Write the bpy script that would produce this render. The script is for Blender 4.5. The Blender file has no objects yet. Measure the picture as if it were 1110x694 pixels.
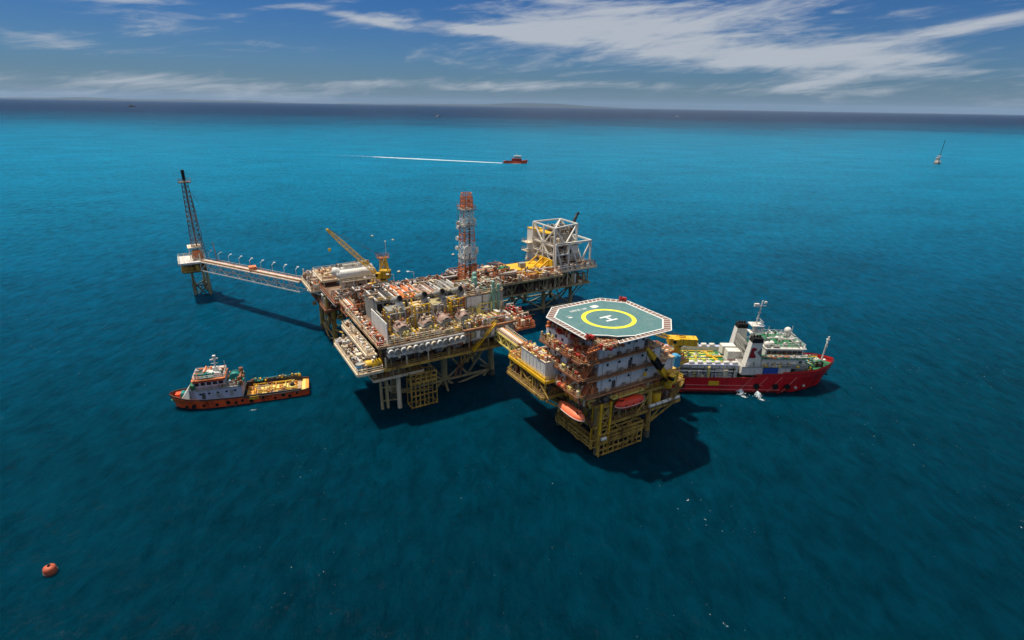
import bpy, math, random
from mathutils import Vector, Matrix, Quaternion
random.seed(7)
R = math.radians
sc = bpy.context.scene
col = sc.collection

# ------------------------------------------------------------------ camera
CAM_H = 77.0
cam_d = bpy.data.cameras.new("camera"); cam = bpy.data.objects.new("camera", cam_d); col.objects.link(cam)
cam_d.sensor_fit = 'HORIZONTAL'; cam_d.sensor_width = 36; cam_d.lens = 36*600/1110.0
cam_d.clip_start = 1; cam_d.clip_end = 300000
pitch = math.atan(232/600.0)
cam.matrix_world = Matrix.Translation((0, 0, CAM_H)) @ Matrix.Rotation(math.pi/2 - pitch, 4, 'X') @ Matrix.Rotation(R(0.93), 4, 'Z')
sc.camera = cam
sc.view_settings.view_transform = 'Standard'; sc.view_settings.look = 'None'
sc.view_settings.exposure = 0.35; sc.view_settings.gamma = 1.0

# ------------------------------------------------------------------ sun and sky
SUN_EL = R(68); sdx, sdy = -0.91, 0.41
sun_d = bpy.data.lights.new("sun", 'SUN'); sun = bpy.data.objects.new("sun", sun_d); col.objects.link(sun)
n_ = math.hypot(sdx, sdy)
sdir = Vector((sdx/n_*math.cos(SUN_EL), sdy/n_*math.cos(SUN_EL), math.sin(SUN_EL)))
sun.rotation_euler = sdir.to_track_quat('Z', 'Y').to_euler()
sun_d.energy = 4.0; sun_d.angle = R(0.53); sun_d.color = (1, .915, .79)

w = bpy.data.worlds.new("World"); sc.world = w; w.use_nodes = True
nt = w.node_tree; nt.nodes.clear()
def nd(tree, typ, **kw):
    n = tree.nodes.new(typ)
    for k, v in kw.items():
        if k == 'ins':
            for a, b in v.items(): n.inputs[a].default_value = b
        else: setattr(n, k, v)
    return n
def mth(tree, op, a, b=None, c=None):
    n = tree.nodes.new('ShaderNodeMath'); n.operation = op
    for i, x in enumerate((a, b, c)):
        if x is None: continue
        if isinstance(x, (int, float)): n.inputs[i].default_value = x
        else: tree.links.new(x, n.inputs[i])
    return n.outputs[0]
lk = nt.links.new
skyt = nd(nt, 'ShaderNodeTexSky', sky_type='NISHITA', sun_disc=False, sun_elevation=SUN_EL,
          sun_rotation=math.atan2(sdx, sdy), altitude=0, air_density=1.0, dust_density=0.3, ozone_density=3.0)
tc = nd(nt, 'ShaderNodeTexCoord')
sep = nd(nt, 'ShaderNodeSeparateXYZ'); lk(tc.outputs['Generated'], sep.inputs[0])
az = mth(nt, 'ARCTAN2', sep.outputs[0], sep.outputs[1])
el = mth(nt, 'ARCSINE', sep.outputs[2])
# cloud field: cirrus streaks thrown over the whole sky, thicker where the photograph shows its big bank
elp = mth(nt, 'MAXIMUM', el, 0.0)
comb = nd(nt, 'ShaderNodeCombineXYZ')
tilt = mth(nt, 'MULTIPLY_ADD', az, -0.10, elp)
lk(mth(nt, 'MULTIPLY', az, 3.2), comb.inputs[0]); lk(mth(nt, 'MULTIPLY', tilt, 22.0), comb.inputs[1])
n1 = nd(nt, 'ShaderNodeTexNoise', ins={'Scale': 1.0, 'Detail': 9.0, 'Roughness': 0.62, 'Distortion': 0.6}); lk(comb.outputs[0], n1.inputs['Vector'])
comb2 = nd(nt, 'ShaderNodeCombineXYZ')
lk(mth(nt, 'MULTIPLY', az, 14), comb2.inputs[0]); lk(mth(nt, 'MULTIPLY', tilt, 80.0), comb2.inputs[1])
n2 = nd(nt, 'ShaderNodeTexNoise', ins={'Scale': 1.0, 'Detail': 7.0, 'Roughness': 0.65, 'Distortion': 1.0}); lk(comb2.outputs[0], n2.inputs['Vector'])
def bank(a0, e0, sa, se, rot, amp):
    c, s = math.cos(rot), math.sin(rot)
    da = mth(nt, 'SUBTRACT', az, a0); de = mth(nt, 'SUBTRACT', el, e0)
    p = mth(nt, 'DIVIDE', mth(nt, 'ADD', mth(nt, 'MULTIPLY', da, c), mth(nt, 'MULTIPLY', de, s)), sa)
    q = mth(nt, 'DIVIDE', mth(nt, 'SUBTRACT', mth(nt, 'MULTIPLY', de, c), mth(nt, 'MULTIPLY', da, s)), se)
    r2 = mth(nt, 'ADD', mth(nt, 'MULTIPLY', p, p), mth(nt, 'MULTIPLY', q, q))
    return mth(nt, 'MULTIPLY', mth(nt, 'EXPONENT', mth(nt, 'MULTIPLY', r2, -1.0)), amp)
banks = [bank(0.24, 0.118, 0.24, 0.030, -0.05, .48), bank(0.33, 0.080, 0.20, 0.022, -0.06, .40), bank(0.05, 0.112, 0.15, 0.016, 0.0, .40),
         bank(-0.24, 0.122, 0.10, 0.006, -0.14, .34), bank(0.55, 0.092, 0.18, 0.013, 0.12, .38), bank(0.68, 0.115, 0.10, 0.007, 0.15, .30), bank(0.58, 0.07, .14, .007, .02, .26),
         bank(0.02, 0.165, 0.10, 0.010, -0.1, .40), bank(0.30, 0.15, .16, .02, 0, .22), bank(-0.66, 0.070, 0.07, 0.012, -0.1, .26), bank(-0.52, 0.062, 0.09, 0.006, 0.0, .20),
         bank(-0.50, 0.022, 0.32, 0.015, 0.0, .34), bank(0.15, 0.035, 0.25, 0.008, 0.0, .12), bank(0.55, 0.03, 0.25, 0.01, 0.0, .12),
         bank(-0.45, 0.13, 0.30, 0.006, 0.03, .12)]
banks += [bank(-0.06, .112, .14, .008, -.1, .36), bank(.15, .07, .32, .022, 0, .15), bank(0.0, .03, .36, .010, 0, .24), bank(.62, .05, .16, .008, .02, .22), bank(-.6, .125, .16, .006, .03, .22)]
bs = banks[0]
for b in banks[1:]: bs = mth(nt, 'ADD', bs, b)
# above and behind, out of view: extra thin cirrus added to raise the ambient light
high = mth(nt, 'MULTIPLY', mth(nt, 'MINIMUM', mth(nt, 'MAXIMUM', mth(nt, 'SUBTRACT', elp, .16), 0.0), 0.25), 2.2)
bs = mth(nt, 'ADD', bs, high)
dens = mth(nt, 'ADD', mth(nt, 'ADD', mth(nt, 'MULTIPLY', n1.outputs[0], 1.5), mth(nt, 'MULTIPLY', n2.outputs[0], .62)), bs)
dens = mth(nt, 'SUBTRACT', dens, 1.13)
mr = nd(nt, 'ShaderNodeMapRange', interpolation_type='SMOOTHSTEP', ins={'From Min': 0.0, 'From Max': 0.5, 'To Min': 0, 'To Max': .88}); lk(dens, mr.inputs[0])
hs = nd(nt, 'ShaderNodeHueSaturation', ins={'Saturation': 1.35, 'Value': 0.40}); lk(skyt.outputs[0], hs.inputs['Color'])
# dull band of haze low over the sea
lowm = mth(nt, 'EXPONENT', mth(nt, 'MULTIPLY', elp, -22.0))
mixh = nd(nt, 'ShaderNodeMix', data_type='RGBA'); lk(mth(nt, 'MULTIPLY', lowm, .85), mixh.inputs[0]); tin = nd(nt, 'ShaderNodeMix', data_type='RGBA', blend_type='MULTIPLY'); tin.inputs[0].default_value = 1; lk(hs.outputs[0], tin.inputs[6]); tin.inputs[7].default_value = (.38, .76, 1.28, 1); lk(tin.outputs[2], mixh.inputs[6]); mixh.inputs[7].default_value = (1.0, 1.46, 2.1, 1)
mix = nd(nt, 'ShaderNodeMix', data_type='RGBA'); lk(mr.outputs[0], mix.inputs[0]); lk(mixh.outputs[2], mix.inputs[6])
mix.inputs[7].default_value = (4.3, 4.6, 5.05, 1)
bg = nd(nt, 'ShaderNodeBackground', ins={'Strength': 0.09}); lk(mix.outputs[2], bg.inputs[0])
ow = nd(nt, 'ShaderNodeOutputWorld'); lk(bg.outputs[0], ow.inputs[0])

# ------------------------------------------------------------------ materials
def s2l(c):
    return tuple(((x/255/12.92) if x <= 10 else ((x/255+.055)/1.055)**2.4) for x in c) + (1,)
MATS = {}
def mat(name, c, rough=.6, dirt=.35, dcol=(92, 58, 38), metal=0., sc_=.55, spec=.4):
    """paint with blotches and downward streaks of rust or grime"""
    if name in MATS: return MATS[name]
    m = bpy.data.materials.new(name); m.use_nodes = True; t = m.node_tree; b = t.nodes['Principled BSDF']
    b.inputs['Roughness'].default_value = rough; b.inputs['Metallic'].default_value = metal
    b.inputs['Specular IOR Level'].default_value = spec
    g = nd(t, 'ShaderNodeNewGeometry')
    mp = nd(t, 'ShaderNodeMapping'); mp.inputs['Scale'].default_value = (1.0, 1.0, .28); t.links.new(g.outputs['Position'], mp.inputs[0])
    n = nd(t, 'ShaderNodeTexNoise', ins={'Scale': sc_, 'Detail': 8., 'Roughness': .68}); t.links.new(mp.outputs[0], n.inputs['Vector'])
    r = nd(t, 'ShaderNodeMapRange', ins={'From Min': .62-.34*dirt, 'From Max': .80-.2*dirt, 'To Min': 0, 'To Max': min(1, .45+dirt)}); t.links.new(n.outputs[0], r.inputs[0])
    n3 = nd(t, 'ShaderNodeTexNoise', ins={'Scale': 2.3, 'Detail': 4.}); t.links.new(g.outputs['Position'], n3.inputs['Vector'])
    hv = nd(t, 'ShaderNodeHueSaturation'); hv.inputs['Color'].default_value = s2l(c)
    t.links.new(mth(t, 'MULTIPLY_ADD', n3.outputs[0], .7, .62), hv.inputs['Value'])
    mx = nd(t, 'ShaderNodeMix', data_type='RGBA'); t.links.new(r.outputs[0], mx.inputs[0]); t.links.new(hv.outputs[0], mx.inputs[6]); mx.inputs[7].default_value = s2l(dcol)
    t.links.new(mx.outputs[2], b.inputs['Base Color'])
    MATS[name] = m; return m
RUST = mat('rust_steel', (150, 94, 62), .75, .5, (60, 36, 26))
ORNG = mat('primer_orange', (216, 130, 80), .7, .42, (96, 52, 34))
CREAM = mat('cream_paint', (222, 206, 176), .6, .35, (128, 84, 56))
WHITE = mat('white_paint', (218, 214, 204), .5, .15, (150, 120, 95))
WHITE2 = mat('worn_white_paint', (216, 212, 204), .55, .36, (134, 100, 76))
WALLW = mat('accommodation_white', (216, 216, 218), .5, .18, (140, 110, 92), sc_=.35)
GREY = mat('grey_paint', (146, 146, 140), .55, .4, (96, 70, 52))
DGREY = mat('dark_grey_steel', (74, 72, 70), .6, .4, (58, 40, 30))
BLACK = mat('soot_black', (16, 15, 15), .8, .0, (16, 15, 15))
YEL = mat('yellow_paint', (226, 178, 36), .5, .3, (128, 84, 34))
YELL = mat('pale_yellow_paint', (224, 204, 112), .5, .3, (136, 96, 50))
DYEL = mat('weathered_yellow_steel', (194, 158, 74), .65, .62, (84, 60, 36))
OLIVE = mat('olive_steel', (172, 158, 116), .65, .45, (70, 54, 38))
BROWN = mat('brown_deck_plate', (134, 108, 86), .8, .5, (70, 44, 32), sc_=.3)
TAN = mat('tan_deck_grating', (190, 162, 126), .8, .5, (104, 66, 44), sc_=.4)
PINK = mat('faded_pink_housing', (172, 142, 128), .65, .55, (104, 82, 68))
GREEN = mat('green_vessel_paint', (122, 166, 146), .5, .25, (80, 82, 62))
DGREEN = mat('deck_green', (44, 112, 72), .65, .3, (58, 72, 52))
TEAL = mat('teal_paint', (30, 128, 122), .5, .2, (40, 70, 66))
BLUE = mat('blue_paint', (40, 78, 160), .5, .15, (50, 56, 80))
LBLUE = mat('light_blue_paint', (70, 150, 190), .5, .15, (60, 90, 100))
RED = mat('red_paint', (176, 52, 40), .5, .25, (104, 30, 24))
HULLR = mat('red_hull_paint', (204, 22, 30), .45, .42, (116, 26, 24), sc_=.5)
HULLO = mat('orange_hull_paint', (232, 90, 40), .5, .5, (84, 34, 22), sc_=.45)
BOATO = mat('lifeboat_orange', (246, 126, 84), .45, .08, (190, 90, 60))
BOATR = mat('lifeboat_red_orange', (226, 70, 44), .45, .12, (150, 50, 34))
HELI = mat('helideck_green', (80, 118, 118), .75, .42, (102, 128, 124), sc_=.32)
HYEL = mat('marking_yellow', (228, 222, 60), .6, .05, (180, 180, 70))
HWHT = mat('marking_white', (222, 224, 218), .6, .05, (180, 190, 190))
NET = mat('net_panel_brown', (132, 98, 82), .8, .3, (110, 80, 66))
GLASS = mat('dark_window_glass', (22, 28, 34), .12, 0, (22, 28, 34), spec=.8)
LAV = mat('pale_lavender_paint', (178, 180, 200), .5, .3, (120, 84, 70))
YDECK = mat('yellow_cargo_deck', (214, 150, 56), .7, .52, (122, 78, 40), sc_=.5)
CONC = mat('splash_zone_steel', (92, 92, 78), .8, .5, (34, 32, 28))
PAL = [RUST, RUST, CREAM, CREAM, WHITE2, TAN, GREY, ORNG, YEL, OLIVE, WHITE, DGREY, BROWN]

# ------------------------------------------------------------------ geometry helpers
ANG = R(31); OX, OY = 22.6, 121.0          # every platform of the field is turned the same way
cA, sA = math.cos(ANG), math.sin(ANG)
OFF = {}
def Wd(a, b, z=0): return Vector((OX+a*cA-b*sA, OY+a*sA+b*cA, z))
def off(o):
    while o is not None:
        if o.name in OFF: return OFF[o.name]
        o = o.parent
    return Vector((0, 0, 0))
def tag(o, label, cat, group=None):
    o['label'] = label; o['category'] = cat
    if group: o['group'] = group
    return o
def LT(name, label, cat, a, b, z, group=None):
    """a thing whose children are given in field coordinates (a along the rows, b away, z up)"""
    o = bpy.data.objects.new(name, None); col.objects.link(o); o.location = Wd(a, b, z); o.rotation_euler = (0, 0, ANG)
    o.empty_display_size = 1
    OFF[o.name] = Vector((a, b, z)); tag(o, label, cat, group); return o
def WT(name, label, cat, loc, rz=0, group=None):
    o = bpy.data.objects.new(name, None); col.objects.link(o); o.location = loc; o.rotation_euler = (0, 0, rz)
    tag(o, label, cat, group); return o
UN = {}
def unit(kind, m):
    k = (kind, m.name)
    if k in UN: return UN[k]
    mb = MB()
    if kind == 'box': mb.box((0, 0, 0), (1, 1, 1))
    elif kind == 'cyl': mb.tube((0, 0, -.5), (0, 0, .5), 1, 12)
    elif kind == 'big': mb.tube((0, 0, -.5), (0, 0, .5), 1, 28)
    elif kind == 'sph': mb.sphere((0, 0, 0), 1, 12, 8)
    me = mb.mesh(kind + '_' + m.name, [m])
    if kind in ('cyl', 'big', 'sph'):
        for p in me.polygons: p.use_smooth = len(p.vertices) <= 4
    UN[k] = me; return me
class MB:
    def __init__(s): s.v = []; s.f = []; s.m = []
    def quad(s, pts, mi=0):
        n = len(s.v); s.v += [tuple(p) for p in pts]; s.f.append(tuple(range(n, n+len(pts)))); s.m.append(mi)
    def hexa(s, P, mi=0):
        n = len(s.v); s.v += [tuple(p) for p in P]
        for f in ((0, 3, 2, 1), (4, 5, 6, 7), (0, 1, 5, 4), (1, 2, 6, 5), (2, 3, 7, 6), (3, 0, 4, 7)):
            s.f.append(tuple(n+i for i in f)); s.m.append(mi)
    def box(s, c, d, rz=0, mi=0):
        cx, cy, cz = c; hx, hy, hz = d[0]/2, d[1]/2, d[2]/2; co, si = math.cos(rz), math.sin(rz)
        P = []
        for z in (-hz, hz):
            for x, y in ((-hx, -hy), (hx, -hy), (hx, hy), (-hx, hy)):
                P.append((cx+x*co-y*si, cy+x*si+y*co, cz+z))
        s.hexa(P, mi)
    def frame(s, p, q):
        p = Vector(p); q = Vector(q); d = (q-p).normalized()
        up = Vector((0, 0, 1)) if abs(d.z) < .95 else Vector((0, 1, 0))
        x = d.cross(up).normalized(); y = x.cross(d)
        return p, q, x, y
    def beam(s, p, q, w_, h=None, mi=0):
        h = h or w_; p, q, x, y = s.frame(p, q); P = []
        for c in (p, q):
            for sx, sy in ((-1, -1), (1, -1), (1, 1), (-1, 1)): P.append(c+x*sx*w_/2+y*sy*h/2)
        s.hexa(P, mi)
    def tube(s, p, q, r, n=8, r2=None, mi=0, cap=True):
        r2 = r if r2 is None else r2; p, q, x, y = s.frame(p, q); k = len(s.v)
        for c, rr in ((p, r), (q, r2)):
            for i in range(n):
                a = 2*math.pi*i/n; s.v.append(tuple(c+x*math.cos(a)*rr+y*math.sin(a)*rr))
        for i in range(n):
            j = (i+1) % n; s.f.append((k+i, k+j, k+n+j, k+n+i)); s.m.append(mi)
        if cap:
            s.f.append(tuple(k+n-1-i for i in range(n))); s.m.append(mi)
            s.f.append(tuple(k+n+i for i in range(n))); s.m.append(mi)
    def sphere(s, c, r, n=12, m=8, mi=0, sz=1., sx=1., sy=1.):
        k = len(s.v); c = Vector(c)
        for j in range(1, m):
            t = math.pi*j/m
            for i in range(n):
                a = 2*math.pi*i/n; s.v.append((c.x+r*sx*math.sin(t)*math.cos(a), c.y+r*sy*math.sin(t)*math.sin(a), c.z+r*sz*math.cos(t)))
        s.v.append((c.x, c.y, c.z+r*sz)); s.v.append((c.x, c.y, c.z-r*sz)); T = k+(m-1)*n
        for j in range(m-2):
            for i in range(n):
                i2 = (i+1) % n; s.f.append((k+j*n+i, k+(j+1)*n+i, k+(j+1)*n+i2, k+j*n+i2)); s.m.append(mi)
        for i in range(n):
            i2 = (i+1) % n
            s.f.append((T, k+i, k+i2)); s.m.append(mi); s.f.append((T+1, k+(m-2)*n+i2, k+(m-2)*n+i)); s.m.append(mi)
    def prism(s, pts, z0, z1, mi=0, mt=None):
        n = len(pts); k = len(s.v)
        for z in (z0, z1): s.v += [(p[0], p[1], z) for p in pts]
        for i in range(n):
            j = (i+1) % n; s.f.append((k+i, k+j, k+n+j, k+n+i)); s.m.append(mi)
        s.f.append(tuple(k+n-1-i for i in range(n))); s.m.append(mi)
        s.f.append(tuple(k+n+i for i in range(n))); s.m.append(mi if mt is None else mt)
    def grid(s, rows, mi=0, closed=False):
        """rows of points joined into a skin"""
        k = len(s.v); n = len(rows[0])
        for r_ in rows: s.v += [tuple(p) for p in r_]
        for j in range(len(rows)-1):
            for i in range(n if closed else n-1):
                i2 = (i+1) % n; s.f.append((k+j*n+i, k+j*n+i2, k+(j+1)*n+i2, k+(j+1)*n+i)); s.m.append(mi)
    def mesh(s, name, mats, o=Vector((0, 0, 0))):
        me = bpy.data.meshes.new(name); me.from_pydata([(x-o.x, y-o.y, z-o.z) for x, y, z in s.v], [], s.f)
        for m in mats: me.materials.append(m)
        if len(mats) > 1: me.polygons.foreach_set('material_index', s.m)
        me.update(); return me
    def build(s, name, mats, parent=None, kind=None, label=None, smooth=False):
        if not isinstance(mats, (list, tuple)): mats = [mats]
        me = s.mesh(name, mats, off(parent)); o = bpy.data.objects.new(name, me); col.objects.link(o); o.parent = parent
        if kind: o['kind'] = kind
        if label: o['label'] = label
        if smooth:
            for p in me.polygons: p.use_smooth = True
        return o
def inst(name, me, parent, loc, scale, rot=None):
    o = bpy.data.objects.new(name, me); col.objects.link(o); o.parent = parent; o.location = Vector(loc)-off(parent); o.scale = scale
    if rot is not None: o.rotation_mode = 'QUATERNION'; o.rotation_quaternion = rot
    return o
def B(name, par, m, c, d, rz=0, label=None):
    o = inst(name, unit('box', m), par, c, d, Quaternion((0, 0, 1), rz) if rz else None)
    if label: o['label'] = label
    return o
def C(name, par, m, p, q, r, big=False, label=None):
    p = Vector(p); q = Vector(q); d = q-p
    o = inst(name, unit('big' if big else 'cyl', m), par, (p+q)/2, (r, r, d.length), d.to_track_quat('Z', 'Y'))
    if label: o['label'] = label
    return o
def BM(name, par, m, p, q, w_, h=None):
    p = Vector(p); q = Vector(q); d = q-p
    return inst(name, unit('box', m), par, (p+q)/2, (w_, h or w_, d.length), d.to_track_quat('Z', 'Y'))
def S(name, par, m, c, r, sz=1): return inst(name, unit('sph', m), par, c, (r, r, r*sz))
def rail(par, pts, z, m=None, h=1.1, step=1.6, closed=False, r=.055, name='railing'):
    mb = MB(); P = list(pts) + ([pts[0]] if closed else [])
    for i in range(len(P)-1):
        p = Vector((P[i][0], P[i][1], z if len(P[i]) < 3 else P[i][2])); q = Vector((P[i+1][0], P[i+1][1], z if len(P[i+1]) < 3 else P[i+1][2]))
        for k in (h, h*.5): mb.beam(p+Vector((0, 0, k)), q+Vector((0, 0, k)), r*1.6)
        n = max(1, int((q-p).length/step))
        for k in range(n+1):
            t = p.lerp(q, k/n); mb.beam(t, t+Vector((0, 0, h)), r*1.5)
    return mb.build(name, m or YEL, par)
def deck(par, a0, a1, b0, b1, z, mp=None, me=None, joist=True, th=.35, rl=None, edge=.7):
    mp = mp or BROWN; me = me or DYEL
    B('deck_plate', par, mp, ((a0+a1)/2, (b0+b1)/2, z-th/2), (a1-a0, b1-b0, th))
    e = edge
    for p, q in (((a0, b0-.16), (a1, b0-.16)), ((a1+.16, b0), (a1+.16, b1)), ((a1, b1+.16), (a0, b1+.16)), ((a0-.16, b1), (a0-.16, b0))):
        B('edge_beam', par, me, ((p[0]+q[0])/2, (p[1]+q[1])/2, z-e/2+.05), (max(abs(p[0]-q[0]), .3), max(abs(p[1]-q[1]), .3), e))
    if joist:
        mb = MB(); x = a0+1.5
        while x < a1-1: mb.box((x, (b0+b1)/2, z-th-.35), (.25, b1-b0-.5, .7)); x += 3
        y = b0+2
        while y < b1-1: mb.box(((a0+a1)/2, y, z-th-.75), (a1-a0-.5, .35, .8)); y += 5
        mb.build('joist_grid', RUST, par)
    if rl: rail(par, [(a0, b0), (a1, b0), (a1, b1), (a0, b1)], z, rl, closed=True)
NP = [0]
def clutter(par, a0, a1, b0, b1, z, n, pal=PAL, hmax=2.6, big=10, seed=None, vert=.3):
    """runs of pipe, valves, cabinets and little vessels standing close together on a deck"""
    rnd = random.Random(seed if seed is not None else int(a0*7+b0*13+z*3))
    small = {}; n = int(n*1.7)
    for i in range(n):
        m = rnd.choice(pal); a = rnd.uniform(a0, a1); b = rnd.uniform(b0, b1); t = rnd.random()
        mb = small.setdefault(m.name, MB())
        if t < .40:
            L_ = rnd.uniform(1.2, min(7, (a1-a0)*.6)); h = rnd.uniform(.3, hmax); r = rnd.uniform(.07, .24)
            if rnd.random() < .5: p, q = (max(a0, a-L_/2), b, z+h), (min(a1, a+L_/2), b, z+h)
            else: p, q = (a, max(b0, b-L_/2), z+h), (a, min(b1, b+L_/2), z+h)
            if r > .19 and NP[0] < 420 and L_ > 2.5: C('pipe', par, m, p, q, r); NP[0] += 1
            else: mb.tube(p, q, r, 6)
            for e in (p, q): mb.tube((e[0], e[1], z), (e[0], e[1], e[2]+r), r*.8, 6)
        elif t < .40+vert:
            h = rnd.uniform(.8, hmax*1.2); r = rnd.uniform(.07, .4)
            mb.tube((a, b, z), (a, b, z+h), r, 8)
            if r > .25: mb.sphere((a, b, z+h), r, 8, 4, sz=.5)
            elif rnd.random() < .5: mb.tube((a-.35, b, z+h*.8), (a+.35, b, z+h*.8), .2, 8)
        else:
            d = (rnd.uniform(.25, 1.5), rnd.uniform(.25, 1.3), rnd.uniform(.3, hmax*.75))
            mb.box((a, b, z+d[2]/2), d); 
            if rnd.random() < .4: mb.tube((a, b, z+d[2]), (a, b, z+d[2]+.6), .12, 6)
    for k, mb in small.items():
        if mb.f: mb.build('pipework', MATS[k], par, kind='stuff')
def truss_panel(mb, p0, p1, q0, q1, n, w_, mode='x', mi=0):
    """bracing between two chords p0-p1 and q0-q1"""
    p0, p1, q0, q1 = map(Vector, (p0, p1, q0, q1))
    for i in range(n):
        a, b = p0.lerp(p1, i/n), p0.lerp(p1, (i+1)/n); c, d = q0.lerp(q1, i/n), q0.lerp(q1, (i+1)/n)
        mb.beam(a, c, w_, mi=mi)
        if mode == 'x': mb.beam(a, d, w_*.8, mi=mi); mb.beam(b, c, w_*.8, mi=mi)
        elif i % 2: mb.beam(a, d, w_, mi=mi)
        else: mb.beam(b, c, w_, mi=mi)
    mb.beam(p1, q1, w_, mi=mi)
def windows(par, p, q, z, n, sz=(.7, .6), out=(0, -1)):
    """a row of framed windows on a wall from p to q"""
    p = Vector((p[0], p[1], z)); q = Vector((q[0], q[1], z)); d = (q-p).normalized()
    for i in range(n):
        c = p.lerp(q, (i+.5)/n); ang = math.atan2(d.y, d.x)
        f = B('window', par, DGREY, (c.x+out[0]*.02, c.y+out[1]*.02, z), (sz[0]+.16, .08, sz[1]+.16), ang)
        B('pane', par, GLASS, (c.x+out[0]*.05, c.y+out[1]*.05, z), (sz[0], .08, sz[1]), ang)
def stairs(par, p, q, w_=1.0, m=None, name='stair'):
    mb = MB(); p = Vector(p); q = Vector(q); d = Vector((q.x-p.x, q.y-p.y, 0)).normalized(); s = Vector((-d.y, d.x, 0))*w_/2
    for k in (-1, 1):
        mb.beam(p+s*k, q+s*k, .12, .3); mb.beam(p+s*k+Vector((0, 0, 1)), q+s*k+Vector((0, 0, 1)), .08)
        for i in range(5):
            t = p.lerp(q, i/4)+s*k; mb.beam(t, t+Vector((0, 0, 1)), .07)
    n = max(3, int(abs(q.z-p.z)/.28))
    for i in range(n): t = p.lerp(q, (i+.5)/n); mb.box(t, (w_*.9 if abs(d.y) > .5 else .28, w_*.9 if abs(d.x) > .5 else .28, .05))
    return mb.build(name, m or YEL, par)
def jacket(par, legs, ztop, r=.75, zb=1.8, zt=None, m=None, mb_=None, batter=0.03, diag=True):
    """legs: list of rings (a,b) in order; each leg and brace is its own part"""
    m = m or OLIVE; n = len(legs); ca = sum(l[0] for l in legs)/n; cb = sum(l[1] for l in legs)/n; zt = zt or ztop-1.2
    def at(l, z): k = 1+batter*(ztop-z)/10; return (ca+(l[0]-ca)*k, cb+(l[1]-cb)*k, z)
    for l in legs:
        C('leg', par, m, at(l, -4), at(l, ztop), r)
        C('splash_sleeve', par, CONC, at(l, -3.9), at(l, 1.9), r*1.12)
    for i in range(n):
        a, b = legs[i], legs[(i+1) % n]
        C('brace', par, m, at(a, zb), at(b, zb), r*.42)
        if diag:
            mid = tuple((x+y)/2 for x, y in zip(at(a, zb), at(b, zb)))
            C('brace', par, m, at(a, zt), mid, r*.38); C('brace', par, m, at(b, zt), mid, r*.38)
        for s_, t_ in ((a, b), (b, a)):
            p = Vector(at(s_, zb)); q = Vector(at(t_, -4)); C('brace', par, m, p, p.lerp(q, .5), r*.36)
def skid(a, b, z, rnd, label, group, pal=PAL, s=1.0):
    t = LT('equipment_skid', label, 'equipment skid', a, b, z, group)
    L_, W_, H_ = rnd.uniform(2, 3.6)*s, rnd.uniform(1.2, 2)*s, rnd.uniform(1, 2.2)*s
    if rnd.random() < .5: L_, W_ = W_, L_
    m1, m2 = rnd.choice(pal), rnd.choice(pal)
    B('skid_base', t, rnd.choice([DYEL, RUST]), (a, b, z+.15), (L_, W_, .3))
    k = rnd.random()
    if k < .45:
        ax = (L_*.42, 0) if L_ > W_ else (0, W_*.42); rr = min(L_, W_)*.36
        C('vessel', t, m1, (a-ax[0], b-ax[1], z+.4+rr), (a+ax[0], b+ax[1], z+.4+rr), rr)
        B('saddle', t, RUST, (a, b, z+.4), (L_*.5, W_*.5, .5))
        C('pipe', t, m2, (a, b, z+rr*2), (a, b, z+rr*2+.9), .14)
    elif k < .8:
        B('cabinet', t, m1, (a-L_*.1, b, z+.3+H_/2), (L_*.62, W_*.8, H_))
        C('pipe', t, m2, (a+L_*.32, b-W_*.3, z+.3), (a+L_*.32, b-W_*.3, z+.3+H_*1.2), .16)
        B('roof_plate', t, m2, (a-L_*.1, b, z+.34+H_), (L_*.68, W_*.86, .08))
    else:
        for q in (-.25, .25): C('vessel', t, m1, (a+L_*q, b+W_*q*.2, z+.3), (a+L_*q, b+W_*q*.2, z+.4+H_*1.2), min(L_, W_)*.2)
        C('pipe', t, m2, (a-L_*.3, b, z+.3+H_), (a+L_*.3, b, z+.3+H_), .15)
    return t

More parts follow.
